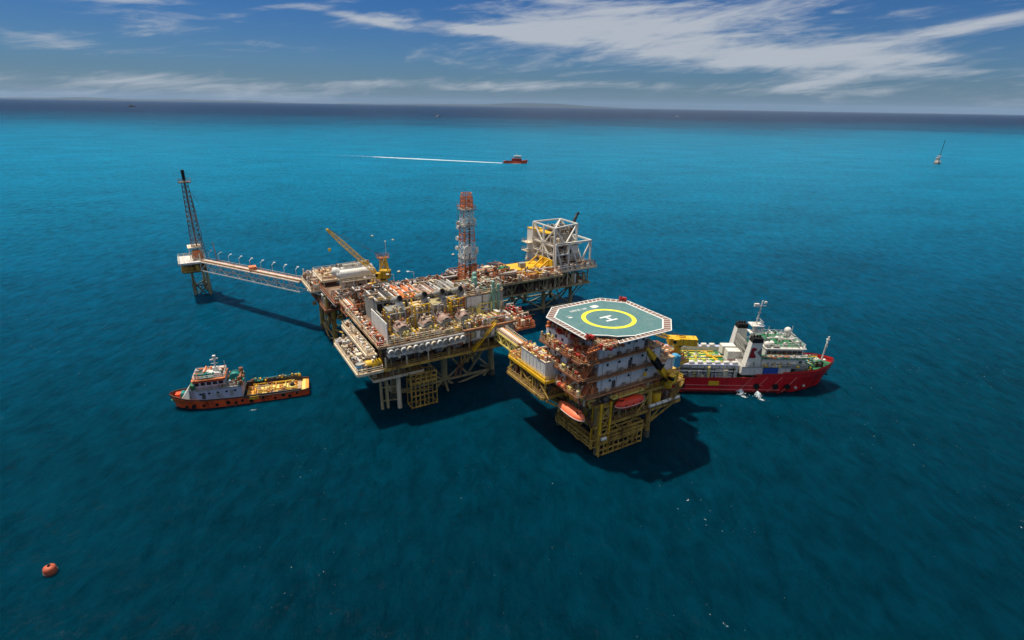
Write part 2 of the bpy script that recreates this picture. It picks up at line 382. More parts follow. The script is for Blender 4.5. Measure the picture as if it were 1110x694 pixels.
# ------------------------------------------------------------------ sea
def build_sea():
    m = bpy.data.materials.new('sea_water'); m.use_nodes = True; t = m.node_tree; b = t.nodes['Principled BSDF']; L = t.links.new
    g = nd(t, 'ShaderNodeNewGeometry'); sp = nd(t, 'ShaderNodeSeparateXYZ'); L(g.outputs['Position'], sp.inputs[0])
    # colour: deep water near the field with the steep view's darkening painted in, a bright shallow bank beyond it, deep ocean after that
    warp = nd(t, 'ShaderNodeTexNoise', ins={'Scale': .0016, 'Detail': 5., 'Roughness': .6}); L(g.outputs['Position'], warp.inputs['Vector'])
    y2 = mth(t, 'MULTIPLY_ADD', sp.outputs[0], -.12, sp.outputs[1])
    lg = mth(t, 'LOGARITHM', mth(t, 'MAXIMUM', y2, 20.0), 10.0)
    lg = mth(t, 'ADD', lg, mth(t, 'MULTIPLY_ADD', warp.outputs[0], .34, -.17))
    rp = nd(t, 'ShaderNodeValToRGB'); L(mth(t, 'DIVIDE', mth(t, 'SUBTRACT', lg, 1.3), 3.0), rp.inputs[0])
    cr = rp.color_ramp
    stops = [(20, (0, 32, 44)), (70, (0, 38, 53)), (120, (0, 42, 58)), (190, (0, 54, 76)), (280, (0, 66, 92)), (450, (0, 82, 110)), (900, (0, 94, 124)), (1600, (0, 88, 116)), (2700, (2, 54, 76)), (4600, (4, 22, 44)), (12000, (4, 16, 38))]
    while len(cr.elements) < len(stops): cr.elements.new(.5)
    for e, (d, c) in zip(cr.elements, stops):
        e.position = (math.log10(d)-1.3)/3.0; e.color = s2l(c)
    mp2 = nd(t, 'ShaderNodeMapping'); mp2.inputs['Rotation'].default_value = (0, 0, R(20)); mp2.inputs['Scale'].default_value = (.6, 1.0, 1); L(g.outputs['Position'], mp2.inputs[0])
    pat = nd(t, 'ShaderNodeTexNoise', ins={'Scale': .018, 'Detail': 6., 'Roughness': .6, 'Distortion': .8}); L(mp2.outputs[0], pat.inputs['Vector'])
    pat2 = nd(t, 'ShaderNodeTexNoise', ins={'Scale': .13, 'Detail': 5., 'Roughness': .65}); L(mp2.outputs[0], pat2.inputs['Vector'])
    hv = nd(t, 'ShaderNodeHueSaturation'); L(rp.outputs[0], hv.inputs['Color'])
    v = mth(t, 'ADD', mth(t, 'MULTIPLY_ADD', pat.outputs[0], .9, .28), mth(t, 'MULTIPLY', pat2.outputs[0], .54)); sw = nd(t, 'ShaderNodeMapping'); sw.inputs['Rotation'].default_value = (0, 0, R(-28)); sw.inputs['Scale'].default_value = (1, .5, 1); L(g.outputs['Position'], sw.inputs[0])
    sn = nd(t, 'ShaderNodeTexNoise', ins={'Scale': .27, 'Detail': 6., 'Roughness': .7, 'Distortion': .5}); L(sw.outputs[0], sn.inputs['Vector'])  # light and dark of the ripples, painted into the water colour
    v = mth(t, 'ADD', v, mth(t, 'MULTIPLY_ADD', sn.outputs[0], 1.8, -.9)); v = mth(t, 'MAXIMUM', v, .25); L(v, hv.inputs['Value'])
    # scattered flecks of foam
    fl = nd(t, 'ShaderNodeTexNoise', ins={'Scale': 1.05, 'Detail': 5., 'Roughness': .7, 'Distortion': .3}); L(g.outputs['Position'], fl.inputs['Vector'])
    fm = nd(t, 'ShaderNodeTexNoise', ins={'Scale': .035, 'Detail': 2.}); L(g.outputs['Position'], fm.inputs['Vector'])
    f = nd(t, 'ShaderNodeMapRange', ins={'From Min': .70, 'From Max': .75, 'To Min': 0, 'To Max': .6})
    L(mth(t, 'ADD', fl.outputs[0], mth(t, 'MULTIPLY_ADD', fm.outputs[0], .22, -.11)), f.inputs[0])
    mx = nd(t, 'ShaderNodeMix', data_type='RGBA'); L(f.outputs[0], mx.inputs[0]); L(hv.outputs[0], mx.inputs[6]); mx.inputs[7].default_value = (.7, .76, .78, 1)
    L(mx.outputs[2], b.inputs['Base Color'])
    b.inputs['Roughness'].default_value = .22; b.inputs['IOR'].default_value = 1.2; b.inputs['Specular IOR Level'].default_value = .03
    b.inputs['Subsurface Weight'].default_value = 1.0; b.inputs['Subsurface Radius'].default_value = (.6, 1.0, 1.1); b.inputs['Subsurface Scale'].default_value = 7.0
    # waves
    mw = nd(t, 'ShaderNodeMapping'); mw.inputs['Rotation'].default_value = (0, 0, R(-28)); mw.inputs['Scale'].default_value = (1, .6, 1); L(g.outputs['Position'], mw.inputs[0])
    acc = None
    for s_, a_, det in ((.07, 1.5, 3), (.28, .75, 5), (1.2, .13, 4)):
        n = nd(t, 'ShaderNodeTexNoise', ins={'Scale': s_, 'Detail': float(det), 'Roughness': .6}); L(mw.outputs[0], n.inputs['Vector'])
        x = mth(t, 'MULTIPLY', n.outputs[0], a_); acc = x if acc is None else mth(t, 'ADD', acc, x)
    bp = nd(t, 'ShaderNodeBump', ins={'Strength': 1.0, 'Distance': 1.3}); L(acc, bp.inputs['Height']); L(bp.outputs[0], b.inputs['Normal'])
    mb = MB(); N = 96
    ring = [(90000*math.cos(2*math.pi*i/N), 90000*math.sin(2*math.pi*i/N), 0) for i in range(N)]
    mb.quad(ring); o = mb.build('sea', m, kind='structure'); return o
build_sea()

def foam_mat(name, thr, scale, edge=True, strx=1.):
    m = bpy.data.materials.new(name); m.use_nodes = True; t = m.node_tree; b = t.nodes['Principled BSDF']; L = t.links.new
    b.inputs['Base Color'].default_value = (.72, .80, .82, 1); b.inputs['Roughness'].default_value = .8
    tcn = nd(t, 'ShaderNodeTexCoord'); mp = nd(t, 'ShaderNodeMapping'); mp.inputs['Scale'].default_value = (strx, 1, 1); L(tcn.outputs['Object'], mp.inputs[0])
    n = nd(t, 'ShaderNodeTexNoise', ins={'Scale': scale, 'Detail': 8., 'Roughness': .72, 'Distortion': .8}); L(mp.outputs[0], n.inputs['Vector'])
    at = nd(t, 'ShaderNodeAttribute', attribute_name='fade')
    r = nd(t, 'ShaderNodeMapRange', ins={'From Min': thr, 'From Max': thr+.22, 'To Min': 0, 'To Max': .9})
    L(mth(t, 'ADD', n.outputs[0], mth(t, 'SUBTRACT', at.outputs['Fac'], .5)), r.inputs[0]); L(r.outputs[0], b.inputs['Alpha'])
    return m
def foam_patch(name, label, cx, cy, rx, ry, rz, m, z=.03, n=28):
    mb = MB(); rows = []
    for j in range(7):
        rr = j/6; rows.append([(math.cos(2*math.pi*i/n)*rx*rr, math.sin(2*math.pi*i/n)*ry*rr, 0) for i in range(n)])
    mb.grid(rows, closed=True); o = mb.build(name, m, kind='stuff'); o.location = (cx, cy, z); o.rotation_euler = (0, 0, rz)
    at = o.data.attributes.new('fade', 'FLOAT', 'POINT')
    for j in range(7):
        for i in range(n): at.data[j*n+i].value = 1-(j/6)**1.2
    o['label'] = label; return o
FM = foam_mat('churned_foam', .98, .9)
foam_patch('foam', 'white foam on the water beside the central platform', -50.5, 149.5, 6.5, 3.2, R(25), FM)
foam_patch('foam', 'white wash along the side of the orange tug', -68.5, 129.3, 5.2, 1.5, R(18), foam_mat('wash_foam', .88, .8), .034)
foam_patch('foam', 'faint foam below the central platform', -16, 134, 7, 4, 0, foam_mat('thin_foam', 1.08, 1.0), .03)

LF = foam_mat('leg_wash', .97, 1.3)
for i, (a, b) in enumerate(((-23.7, 42.0), (-8.7, 42.0), (-38.9, 41.6), (-7.0, -8.4), (-7.4, 8.3), (9.4, -7.4), (-82.3, 169), (-76.8, 166.4), (36, 79.6), (49, 79.6))):
    p_ = Wd(a, b); foam_patch('foam', 'thin wash of foam round a platform leg', p_.x, p_.y-.4, 2.6, 1.8, .3*i, LF, .03)
for (x, y, rx, ry, rz) in ((66, 142.0, 22, .9, 0), (-76, 130.6, 11, .8, .33)):
    foam_patch('foam', 'thin broken wash along a ship hull', x, y, rx, ry, rz, foam_mat('hull_wash%d' % int(x), .95, 1.1), .028)
# ------------------------------------------------------------------ far coast
def hills(name, y, x0, x1, hmax, seed, c):
    rnd = random.Random(seed); n = 90; mb = MB(); rows = [[], [], []]
    ph = [rnd.uniform(0, 6) for _ in range(6)]
    for i in range(n+1):
        u = i/n; x = x0+(x1-x0)*u
        h = sum(math.sin(u*f+p)*a for f, p, a in zip((7, 13, 29, 51, 83, 130), ph, (.5, .4, .25, .14, .08, .05)))
        h = max(0.02, (.45+.5*h))*hmax*min(1, u*8, (1-u)*8)
        rows[0].append((x, y-6000, -2)); rows[1].append((x, y, h)); rows[2].append((x, y+6000, -2))
    mb.grid(rows); return mb.build(name, mat(name+'_scrub', c, .9, .2, (44, 60, 60), sc_=.0004), kind='structure', smooth=True)
hills('coast_hills', 62000, -60000, 14000, 380, 3, (28, 42, 48))
# the air itself: pale, even, from just below the sea to just above the highest hill
mb = MB(); mb.box((0, 0, 449.5), (200000, 200000, 901)); hz = mb.build('haze', [], kind='stuff'); hz.data.materials.clear()
hm = bpy.data.materials.new('sea_air'); hm.use_nodes = True; hm.node_tree.nodes.clear()
pv = nd(hm.node_tree, 'ShaderNodeVolumePrincipled', ins={'Density': 8e-6, 'Color': (.5, .72, 1, 1), 'Anisotropy': 0.0})
mo = nd(hm.node_tree, 'ShaderNodeOutputMaterial'); hm.node_tree.links.new(pv.outputs[0], mo.inputs['Volume']); hz.data.materials.append(hm)

# ================================================================== QUARTERS PLATFORM
Q = LT('offshore_platform', 'right hand platform of yellow legs and rusty decks that carries the green helideck', 'oil platform', 1, 0, 0)
jacket(Q, [(-6.3, -6.8), (9, -6.8), (9, 8), (-6.3, 8)], 13, .7, zb=3.6, m=DYEL)
deck(Q, -8, 19.5, -7.3, 11, 8, BROWN, DYEL, rl=None)
rail(Q, [(-2, -7.3), (19.5, -7.3), (19.5, 4)], 8, DYEL)
deck(Q, -8.3, 20, -7.0, 20, 13.4, BROWN, DYEL)
rail(Q, [(6, -7.0), (20, -7.0), (20, 2)], 13.4, YEL)
deck(Q, 20.4, 29.5, 0, 12, 13.6, TAN, YEL, rl=ORNG)
deck(Q, -16, -8.8, 2.6, 19, 13.0, BROWN, DYEL, rl=DYEL)
deck(Q, -15.6, -8.6, 2.2, 19, 17.4, TAN, YEL, rl=YEL)
for a in (-15.3, -9.2):
    for b in (2.8, 8, 13.5, 18.6): BM('post', Q, DYEL, (a, b, 13), (a, b, 17), .4)
for a in (-15.5,):
    for b in (4, 12): BM('brace', Q, DYEL, (a, b-3, 13.2), (a, b+2.5, 16.9), .28); BM('brace', Q, DYEL, (a, b+8, 13.2), (a, b+3.5, 16.9), .28)
for b in (2, 11, 19): BM('brace', Q, DYEL, (-15.4, b, 12.3), (-8.2, b*.6, 7.4), .45)
for a in (-7.2, 0, 9, 18.5):
    for b in (-6.4, 1, 9.5): BM('post', Q, OLIVE, (a, b, 8), (a, b, 13), .45)
for a in (14, 19): BM('brace', Q, DYEL, (a, -6.6, 7.3), (9.2, -6.8, 3.4), .35)
BM('brace', Q, DYEL, (24, 1, 13), (19.5, 1, 8), .4); BM('brace', Q, DYEL, (24, 9, 13), (19.5, 9, 8), .4)
for b in (1, 9): BM('brace', Q, DYEL, (29, b, 12.8), (19.7, b, 7.6), .3)
# boat landing cages at the water
def landing(par, p, q, z0, z1, n, m, name='boat_landing', dep=(0, 1.6)):
    mb = MB(); p = Vector(p); q = Vector(q); d = Vector((dep[0], dep[1], 0))
    for o_ in (Vector((0, 0, 0)), d):
        for k in range(n+1):
            t = p.lerp(q, k/n)+o_; mb.beam((t.x, t.y, z0), (t.x, t.y, z1), .26 if o_.length == 0 else .2)
        for z in (z0+.3, (z0+z1)/2, z1): mb.beam((p+o_).xy.to_3d()+Vector((0, 0, z)), (q+o_).xy.to_3d()+Vector((0, 0, z)), .3)
    for k in range(0, n+1, 2):
        t = p.lerp(q, k/n)
        for z in (z0+.3, z1): mb.beam((t.x, t.y, z), (t.x+d.x, t.y+d.y, z), .2)
    return mb.build(name, m, par)
landing(Q, (-7.2, -8.4, 0), (6.2, -8.4, 0), .2, 3.6, 9, DYEL)
landing(Q, (-7.2, -8.4, 0), (6.2, -8.4, 0), 3.8, 6.0, 8, DYEL)
landing(Q, (-8.6, -7.4, 0), (-8.6, 7.0, 0), 2.2, 4.4, 8, DYEL, dep=(1.6, 0))
for a in (-7, -4.2): 
    for b in (-8, -5.2): BM('post', Q, YEL, (a, b, .5), (a, b, 14), .42)
mb = MB(); truss_panel(mb, (-7, -8, 4), (-7, -8, 13), (-4.2, -8, 4), (-4.2, -8, 13), 3, .26); truss_panel(mb, (-7, -8, 4), (-7, -8, 13), (-7, -5.2, 4), (-7, -5.2, 13), 3, .26)
mb.build('corner_bracing', DYEL, Q)
clutter(Q, -7, 19, -6.5, 10, 8, 150, [DGREY, RUST, OLIVE, GREY, CREAM, BROWN, DYEL], 3.5, seed=11)
clutter(Q, -7.5, 19, -6.2, -4, 13.4, 70, [RED, RUST, OLIVE, GREY, CREAM, WHITE2, DYEL, ORNG], 2.0, seed=12)
clutter(Q, -15.5, -9, 3, 18.6, 13.0, 90, [DGREY, RUST, OLIVE, DYEL, TAN], 3.2, seed=13)
clutter(Q, -8, 18, 10, 20, 13.4, 110, PAL, 3.4, seed=14)
clutter(Q, -11.5, -8, 6.5, 18.8, 17.4, 90, [CREAM, RUST, ORNG, YELL, YEL, WHITE2], 1.8, seed=15)
clutter(Q, -15.2, -10, 14, 18.8, 17.4, 60, [CREAM, RUST, ORNG, YELL], 1.4, seed=16)
clutter(Q, 21, 29, 1, 11.5, 13.6, 60, [ORNG, ORNG, YEL, CREAM, RUST], 1.8, seed=17)
clutter(Q, -10.8, -7.5, -6, 1.5, 13.4, 60, [ORNG, RUST, CREAM, YEL, RED], 3., seed=18)
stairs(Q, (-9.6, 0, 13.4), (-9.6, 6, 17.4), 1, YEL); stairs(Q, (15, -7.9, 8), (19, -7.9, 13.4), 1, DYEL)
# davit decks
B('davit_deck', Q, YELL, (-8.6, -1.5, 14.6), (1.9, 10, .3)); B('davit_deck', Q, YELL, (.5, -7.9, 14.9), (9.6, 1.5, .3))
for b in (-5.6, -1.8, 2.8): BM('davit', Q, YELL, (-8.4, b, 14.8), (-11.4, b, 15.3), .35); BM('davit', Q, YELL, (-8.2, b, 12), (-9.6, b, 14.6), .3)
for a in (-3.4, 4.4): BM('davit', Q, YELL, (a, -7.5, 15), (a, -8.9, 15.6), .35)
rail(Q, [(-9.5, 3.5), (-9.5, -6.4)], 14.75, YELL); rail(Q, [(-4.3, -8.6), (5.3, -8.6)], 15.05, ORNG)
C('davit_winch', Q, YEL, (-8.6, .2, 15.3), (-8.6, 1.6, 15.3), .55); C('davit_winch', Q, DGREY, (-6.4, -7.4, 14.6), (-5.2, -7.4, 14.6), .8)
BM('handling_beam', Q, YELL, (-8.0, -5.8, 15.5), (-8.0, 3, 15.5), .5)

# --- accommodation block
A = LT('accommodation_block', 'stepped white living quarters with orange walkways under the helideck', 'building', 0, 0, 13.4)
for i, (z, a1, zz) in enumerate(((16.6, 16, 20.2), (20.8, 11, 24.2), (25.0, 6.6, 28.2))):
    B('storey', A, WALLW, ((a1-7.8)/2, 1, (z+zz)/2), (a1+7.8, 15.6, zz-z))
    B('storey', A, WALLW, (-9.6, 4.6, (z+zz)/2), (3.58, 8.6, zz-z))
    B('walkway', A, BROWN, ((a1-10.5)/2, -7.35, z-.15), (a1+12.8, 1.1, .2))
    B('fascia', A, mat('tan_orange_steel', (190, 128, 84), .7, .45, (110, 66, 44)), ((a1-10.5)/2, -7.98, z-.2), (a1+12.9, .14, .36))
    B('walkway', A, BROWN, (-12.2, 1.2, z-.15), (1.6, 16, .25)); B('fascia', A, RUST, (-13.1, 1.2, z-.2), (.14, 16.2, .5))
    rail(A, [(a1+1.2, -7.9), (-12.9, -7.9), (-12.9, 9.2)], z, mat('rail_tan_orange', (214, 156, 106), .7, .3), h=.95, r=.03, step=2.4)
    B('roof_slab', A, TAN, ((a1-7.8)/2, 1, zz+.12), (a1+8.2, 16, .25))
    mb = MB()
    for k in range(int((a1+7)/4.4)+1): mb.box((-6.6+k*4.4, -6.83, (z+zz)/2), (.09, .08, zz-z-.1))
    mb.build('wall_ribs', GREY, A)
    windows(A, (-7, -6.86), (a1-.5, -6.86), z+2.3, 4+i, (.42, .42))
    windows(A, (-11.45, 1), (-11.45, 8.5), z+2.1, 3, (.5, .5), out=(-1, 0))
    B('door', A, DGREY, (-3+i*4.5, -6.86, z+1.05), (.95, .1, 2.0)); B('door', A, GREY, (-9, .25, z+1.05), (.95, .1, 2.0))
    stairs(A, (-12.2+.3, -6.5, z), (-8.6, -6.5, z+4.1), .9, ORNG); stairs(A, (-9.9, -3.4, z), (-9.9, .2, z+3.2), .9, ORNG)
    clutter(A, -12.9, -11.6, -6.5, 8.8, z, 34, [ORNG, RUST, CREAM, TAN, YELL, RED], 1.9, seed=240+i)
    clutter(A, -11.5, -8.1, -6.6, -.2, z, 44, [ORNG, RUST, RED, CREAM, TAN], 2.2, seed=40+i)
    for k in range(4):
        a = -5+k*(a1+4)/4; B('air_unit', A, random.choice([GREY, CREAM, DGREY]), (a, -7.25, z+.45), (.8, .5, .8))
B('plant_room', A, GREY, (4, 1.5, 15), (22, 13, 2.7))
B('wall_panel', A, WALLW, (6.8, -5.1, 15), (3.6, .16, 2.4)); B('wall_panel', A, WALLW, (15.2, -5.1, 15.2), (4.5, .16, 2.2)); B('wall_panel', A, GREY, (-1, -5.1, 15), (4.6, .16, 2.2))
for k in range(6): BM('post', A, RUST, (-6+4*k, -6.9, 13.4), (-6+4*k, -6.9, 16.5), .3)
clutter(A, -11.5, 6.3, 7, 9, 28.35, 12, PAL, 1.3, seed=44); clutter(A, -11.6, -8, -1, 8.7, 28.3, 40, [ORNG, RUST, CREAM, RED], 1.4, seed=45)
clutter(A, 7, 10.8, -6, 8, 24.4, 24, [CREAM, ORNG, GREY], 1.2, seed=46); clutter(A, 11.4, 15.8, -6, 8, 20.4, 30, [CREAM, ORNG, YEL, GREY], 1.5, seed=47)

# --- helideck
H = LT('helideck', 'green octagonal helideck with yellow ring, white H and brown safety netting', 'helideck', 0, 0, 28.4)
def octo(h, c): return [(h-c, -h), (h, -h+c), (h, h-c), (h-c, h), (-h+c, h), (-h, h-c), (-h, -h+c), (-h+c, -h)]
o_in = octo(10.9, 4.4); o_out = octo(12.5, 5.0)
# near corner notch where the stair comes up
mb = MB(); mb.prism([(6.5, -10.9), (10.9, -6.5), (10.9, 6.5), (6.5, 10.9), (-6.5, 10.9), (-10.9, 6.5), (-10.9, -5.4), (-6.9, -8.0), (-5.6, -9.4), (-1.6, -10.9)], 30.55, 31.0)
mb.build('deck_surface', HELI, H)
def band(mb, pts, w_, z, z2=None):
    n = len(pts)
    for i in range(n):
        p = Vector(pts[i]+(z,)); q = Vector(pts[(i+1) % n]+(z2 or z,)); mb.beam(p, q, w_, .1)
mb = MB(); band(mb, [(6.5, -10.9), (10.9, -6.5), (10.9, 6.5), (6.5, 10.9), (-6.5, 10.9), (-10.9, 6.5), (-10.9, -5.4), (-6.9, -8.0), (-5.6, -9.4), (-1.6, -10.9)], .34, 31.02); mb.build('perimeter_line', HWHT, H)
mb = MB(); N = 96
for i in range(N):
    a, b = 2*math.pi*i/N, 2*math.pi*(i+1)/N
    mb.quad([(5.35*math.cos(a), 5.35*math.sin(a), 31.02), (6.4*math.cos(a), 6.4*math.sin(a), 31.02), (6.4*math.cos(b), 6.4*math.sin(b), 31.02), (5.35*math.cos(b), 5.35*math.sin(b), 31.02)])
mb.build('aiming_circle', HYEL, H)
mb = MB()
for b in (-1.15, 1.15): mb.box((0, b, 31.02), (3.3, .62, .02))
mb.box((0, 0, 31.02), (.62, 1.7, .02)); mb.build('letter_h', HWHT, H)
mb = MB(); x = -5.2
for wd, ht, ty in ((.5, .9, 0), (.5, .9, 1), (.5, .9, 2), (.5, .9, 1), (.45, .25, 3), (.5, .9, 0), (.4, .9, 2)):
    b0 = 7.9
    if ty in (0, 1): mb.box((x, b0, 31.02), (.15, ht, .02)); mb.box((x+.35, b0, 31.02), (.14, ht, .02))
    if ty in (1, 2): mb.box((x+.17, b0+ht/2, 31.022), (.36, .16, .02)); mb.box((x+.17, b0, 31.024), (.36, .14, .02))
    if ty == 2: mb.box((x, b0, 31.02), (.15, ht, .02))
    if ty == 3: mb.box((x+.17, b0, 31.02), (.3, .15, .02))
    x += .75
mb.build('name_lettering', HWHT, H)
mb = MB(); mb.prism([(1.0*math.cos(t*math.pi/6)*(1+.25*(t % 2))+2.2, .75*math.sin(t*math.pi/6)*(1+.2*(t % 3))+8.1) for t in range(12)], 31.005, 31.03); mb.build('emblem', HWHT, H)
mb = MB(); mb.box((-7.6, 5.6, 31.02), (1.3, .14, .02)); mb.box((-7.6, 4.7, 31.02), (1.1, .5, .02)); mb.build('load_marking', HWHT, H)
# netting panels: one brown panel between each pair of white ribs
rim = MB(); ribs = []
for i in range(8):
    p, q = Vector(o_in[i]), Vector(o_in[(i+1) % 8]); P_, Q_ = Vector(o_out[i]), Vector(o_out[(i+1) % 8])
    n = 11 if (P_-Q_).length > 10 else 5
    if i == 6: pass
    for k in range(n):
        t0, t1 = k/n, (k+1)/n
        a, b, c, d = p.lerp(q, t0), p.lerp(q, t1), P_.lerp(Q_, t1), P_.lerp(Q_, t0)
        if i == 6 or (i == 7 and k > 6 and False): continue
        m_ = MB(); g = .1
        e = (b-a).normalized()*g
        m_.hexa([(a.x+e.x, a.y+e.y, 30.72), (b.x-e.x, b.y-e.y, 30.72), (c.x-e.x, c.y-e.y, 30.9), (d.x+e.x, d.y+e.y, 30.9),
                 (a.x+e.x, a.y+e.y, 30.8), (b.x-e.x, b.y-e.y, 30.8), (c.x-e.x, c.y-e.y, 30.98), (d.x+e.x, d.y+e.y, 30.98)])
        m_.build('net_panel', NET, H)
        r_ = MB(); r_.beam((a.x, a.y, 30.83), (d.x, d.y, 31.02), .17, .14); r_.build('net_rib', HWHT, H)
    if i != 6: rim.beam((P_.x, P_.y, 31.0), (Q_.x, Q_.y, 31.0), .2, .16)
rim.build('net_rim', HWHT, H)
mb = MB()
for x in range(-9, 10, 3): mb.box((x, 0, 30.2), (.3, 19 if abs(x) > 6 else 21, .65))
for y in range(-9, 10, 6): mb.box((0, y, 29.65), (19, .4, .5))
mb.build('support_girder', RUST, H)
for a in (-9, -3, 3, 7): 
    for b in (-6.5, 0, 7): C('support_post', H, RUST, (min(a, 6.2), b, 28.4), (a, b, 29.5), .22)
for b in (-6, 1, 8): C('strut', H, RUST, (6.4, b, 28.3), (11, b*1.05, 29.9), .2); C('strut', H, RUST, (-11.3, max(b, .5), 28.3), (-10.6, b, 29.9), .2)
for a in (-6, 0, 6): C('strut', H, RUST, (a, -6.6, 28.3), (a, -10.2, 29.9), .2)
# access landing at the near corner
B('access_landing', H, TAN, (-8.0, -9.9, 29.9), (4.2, 2.6, .2)); rail(H, [(-10.2, -8.4), (-10.2, -11.2), (-3.4, -11.2)], 30, CREAM, .9)
clutter(H, -10.4, -5.2, -11.2, -7.6, 29.3, 46, [ORNG, RED, CREAM, TAN, RUST, OLIVE], 1.0, seed=50)
stairs(H, (-12, -8, 28), (-9, -10.4, 30), .9, ORNG)
for (a, b) in ((11.6, 8.6), (-11.4, -7.2)):
    t = LT('fire_monitor', 'red foam monitor standing at the %s edge of the helideck' % ('far right' if a > 0 else 'near left'), 'fire monitor', a, b, 31)
    B('base', t, RED, (a, b, 31.35), (1.5, .8, .7)); C('nozzle', t, RED, (a, b, 31.6), (a-.9, b, 32.2), .16); C('drum', t, RED, (a+.3, b-.9, 31), (a+.3, b-.9, 31.9), .35)

# --- workshop and blue roofed container on the left wing
t = LT('long_container', 'long white workshop container on the left wing of the helideck platform', 'container', -13.4, 11, 17.4)
B('body', t, WHITE, (-13.9, 8.3, 19.6), (2.9, 10.6, 4.2)); B('roof_panel', t, CREAM, (-13.9, 8.3, 21.78), (3.1, 10.8, .16))
mb = MB()
for k in range(7): mb.box((-15.38, 3.6+k*1.55, 19.6), (.08, .1, 4.0))
mb.build('wall_ribs', WALLW, t); B('sill', t, YEL, (-15.5, 8.3, 17.75), (.3, 11, .5)); rail(t, [(-15.2, 3.2), (-15.2, 13.4), (-12.6, 13.4)], 21.86, ORNG, 1.0)
clutter(t, -15.1, -12.7, 3.2, 13.3, 21.86, 50, [CREAM, RUST, ORNG, YELL, WHITE2], .8, seed=60)
t = LT('small_container', 'grey container with a bright blue roof beside the long white container', 'container', -13, 2.4, 17.4)
B('body', t, LAV, (-10.9, 4.1, 18.8), (3.0, 3.2, 2.7)); B('roof_panel', t, BLUE, (-10.9, 4.1, 20.24), (3.3, 3.5, .16)); B('hatch', t, WHITE2, (-10.3, 4.6, 20.4), (.9, .6, .16))
B('door', t, GREY, (-12.44, 4.1, 18.5), (.1, 1.2, 2.0))
t = LT('buoy_float', 'round orange red drum beside the blue roofed container', 'drum', -10.2, 1.4, 16.6)
S('shell', t, ORNG, (-10.4, 1.0, 17.9), .9); B('cradle', t, YEL, (-10.4, 1.0, 17.0), (1.4, 1.4, .3))

# --- lifeboats
def lifeboat(name, label, a, b, z, along, L_, m, m2):
    t = LT(name, label, 'lifeboat', a, b, z, 'enclosed lifeboats hung from the helideck platform')
    N = 15; rows = []; rows2 = []; keel = []
    def pt(s, off_, h): return (a+s, b+off_, z+h) if along == 'a' else (a+off_, b+s, z+h)
    K = 9
    for i in range(N):
        u = -1+2*i/(N-1); w_ = 1.45*(1-abs(u)**3.0)**.6+.02; s = u*L_/2
        rows.append([pt(s, w_*math.cos(math.pi*k/(K-1)), .0+1.35*(1-abs(u)**4*.55)*math.sin(math.pi*k/(K-1))**.8) for k in range(K)])
        rows2.append([pt(s, -w_*math.cos(math.pi*k/(K-1)), -.95*(1-abs(u)**3*.75)*math.sin(math.pi*k/(K-1))**.7) for k in range(K)])
    mb = MB(); mb.grid(rows); mb.build('canopy', m, t, smooth=True)
    mb = MB(); mb.grid(rows2); mb.build('hull', m2, t, smooth=True)
    mb = MB()
    for i in range(N-1):
        mb.beam(rows[i][0], rows[i+1][0], .14); mb.beam(rows[i][-1], rows[i+1][-1], .14)
    mb.build('fender_strip', WHITE2, t)
    p = pt(-L_*.3, 0, 1.45); B('conning_hatch', t, m, p, (.9, .9, .5)); q = pt(-L_*.3, -.3, 1.5); B('hatch_window', t, GLASS, (q[0], q[1], q[2]+.02), (.95, .5, .22))
    for s in (-.36, .36):
        p = pt(L_*s, 0, 1.1); q = (p[0], p[1], 0); C('fall_wire', t, DGREY, p, (p[0]+(0 if along == 'a' else .3), p[1]+(.3 if along == 'a' else 0), 15.2), .05)
    for s in (-.25, 0, .25):
        p = pt(L_*s, 1.3 if along == 'b' else -1.3, .4)
        B('side_window', t, GLASS, p, (.4, .3, .2))
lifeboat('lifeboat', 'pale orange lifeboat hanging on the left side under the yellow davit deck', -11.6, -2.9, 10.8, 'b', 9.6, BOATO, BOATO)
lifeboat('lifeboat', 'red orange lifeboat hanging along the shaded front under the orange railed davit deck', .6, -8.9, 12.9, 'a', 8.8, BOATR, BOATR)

# --- liferaft canisters, tanks on the front right
for k in range(5):
    a = 9.4+k*2.1
    t = LT('liferaft_canister', ['first', 'second', 'third', 'fourth', 'fifth'][k]+' white canister from the left on the right front edge of the lowest deck', 'liferaft canister', a, -7.7, 8.4, 'white canisters along the lowest deck edge')
    C('shell', t, WHITE, (a-.85, -7.7, 9.0), (a+.85, -7.7, 9.0), .42); B('cradle', t, DGREY, (a, -7.6, 8.55), (1.0, .5, .3))
t = LT('liferaft_canister', 'single white canister low on the yellow corner tower', 'liferaft canister', -6.4, -8.9, 4.5); C('shell', t, WHITE, (-7.0, -8.9, 5.2), (-5.7, -8.9, 5.2), .4); B('cradle', t, DYEL, (-6.35, -8.6, 4.7), (1.2, .8, .2))
t = LT('yellow_tote_tank', 'square yellow tank on the main deck under the front crane', 'tank', 17, -5, 13.4)
B('body', t, YEL, (17, -4.6, 14.9), (2.8, 2.6, 2.6)); B('lid', t, DYEL, (17, -4.6, 16.25), (2.9, 2.7, .12)); C('cap', t, DGREY, (17, -4.6, 16.3), (17, -4.6, 16.55), .35)
t = LT('yellow_drum_tank', 'upright yellow cylinder tank on the lowest deck edge', 'tank', 12.2, -6, 8)
C('shell', t, YEL, (12.2, -6, 8.4), (12.2, -6, 11.4), 1.25, True); C('top_ring', t, DYEL, (12.2, -6, 11.4), (12.2, -6, 11.6), 1.1, True); B('base', t, DYEL, (12.2, -6, 8.2), (2.2, 2.2, .4))
t = LT('blue_chemical_tank', 'light blue tank at the right end of the helideck platform', 'tank', 21, -2.6, 13.6)
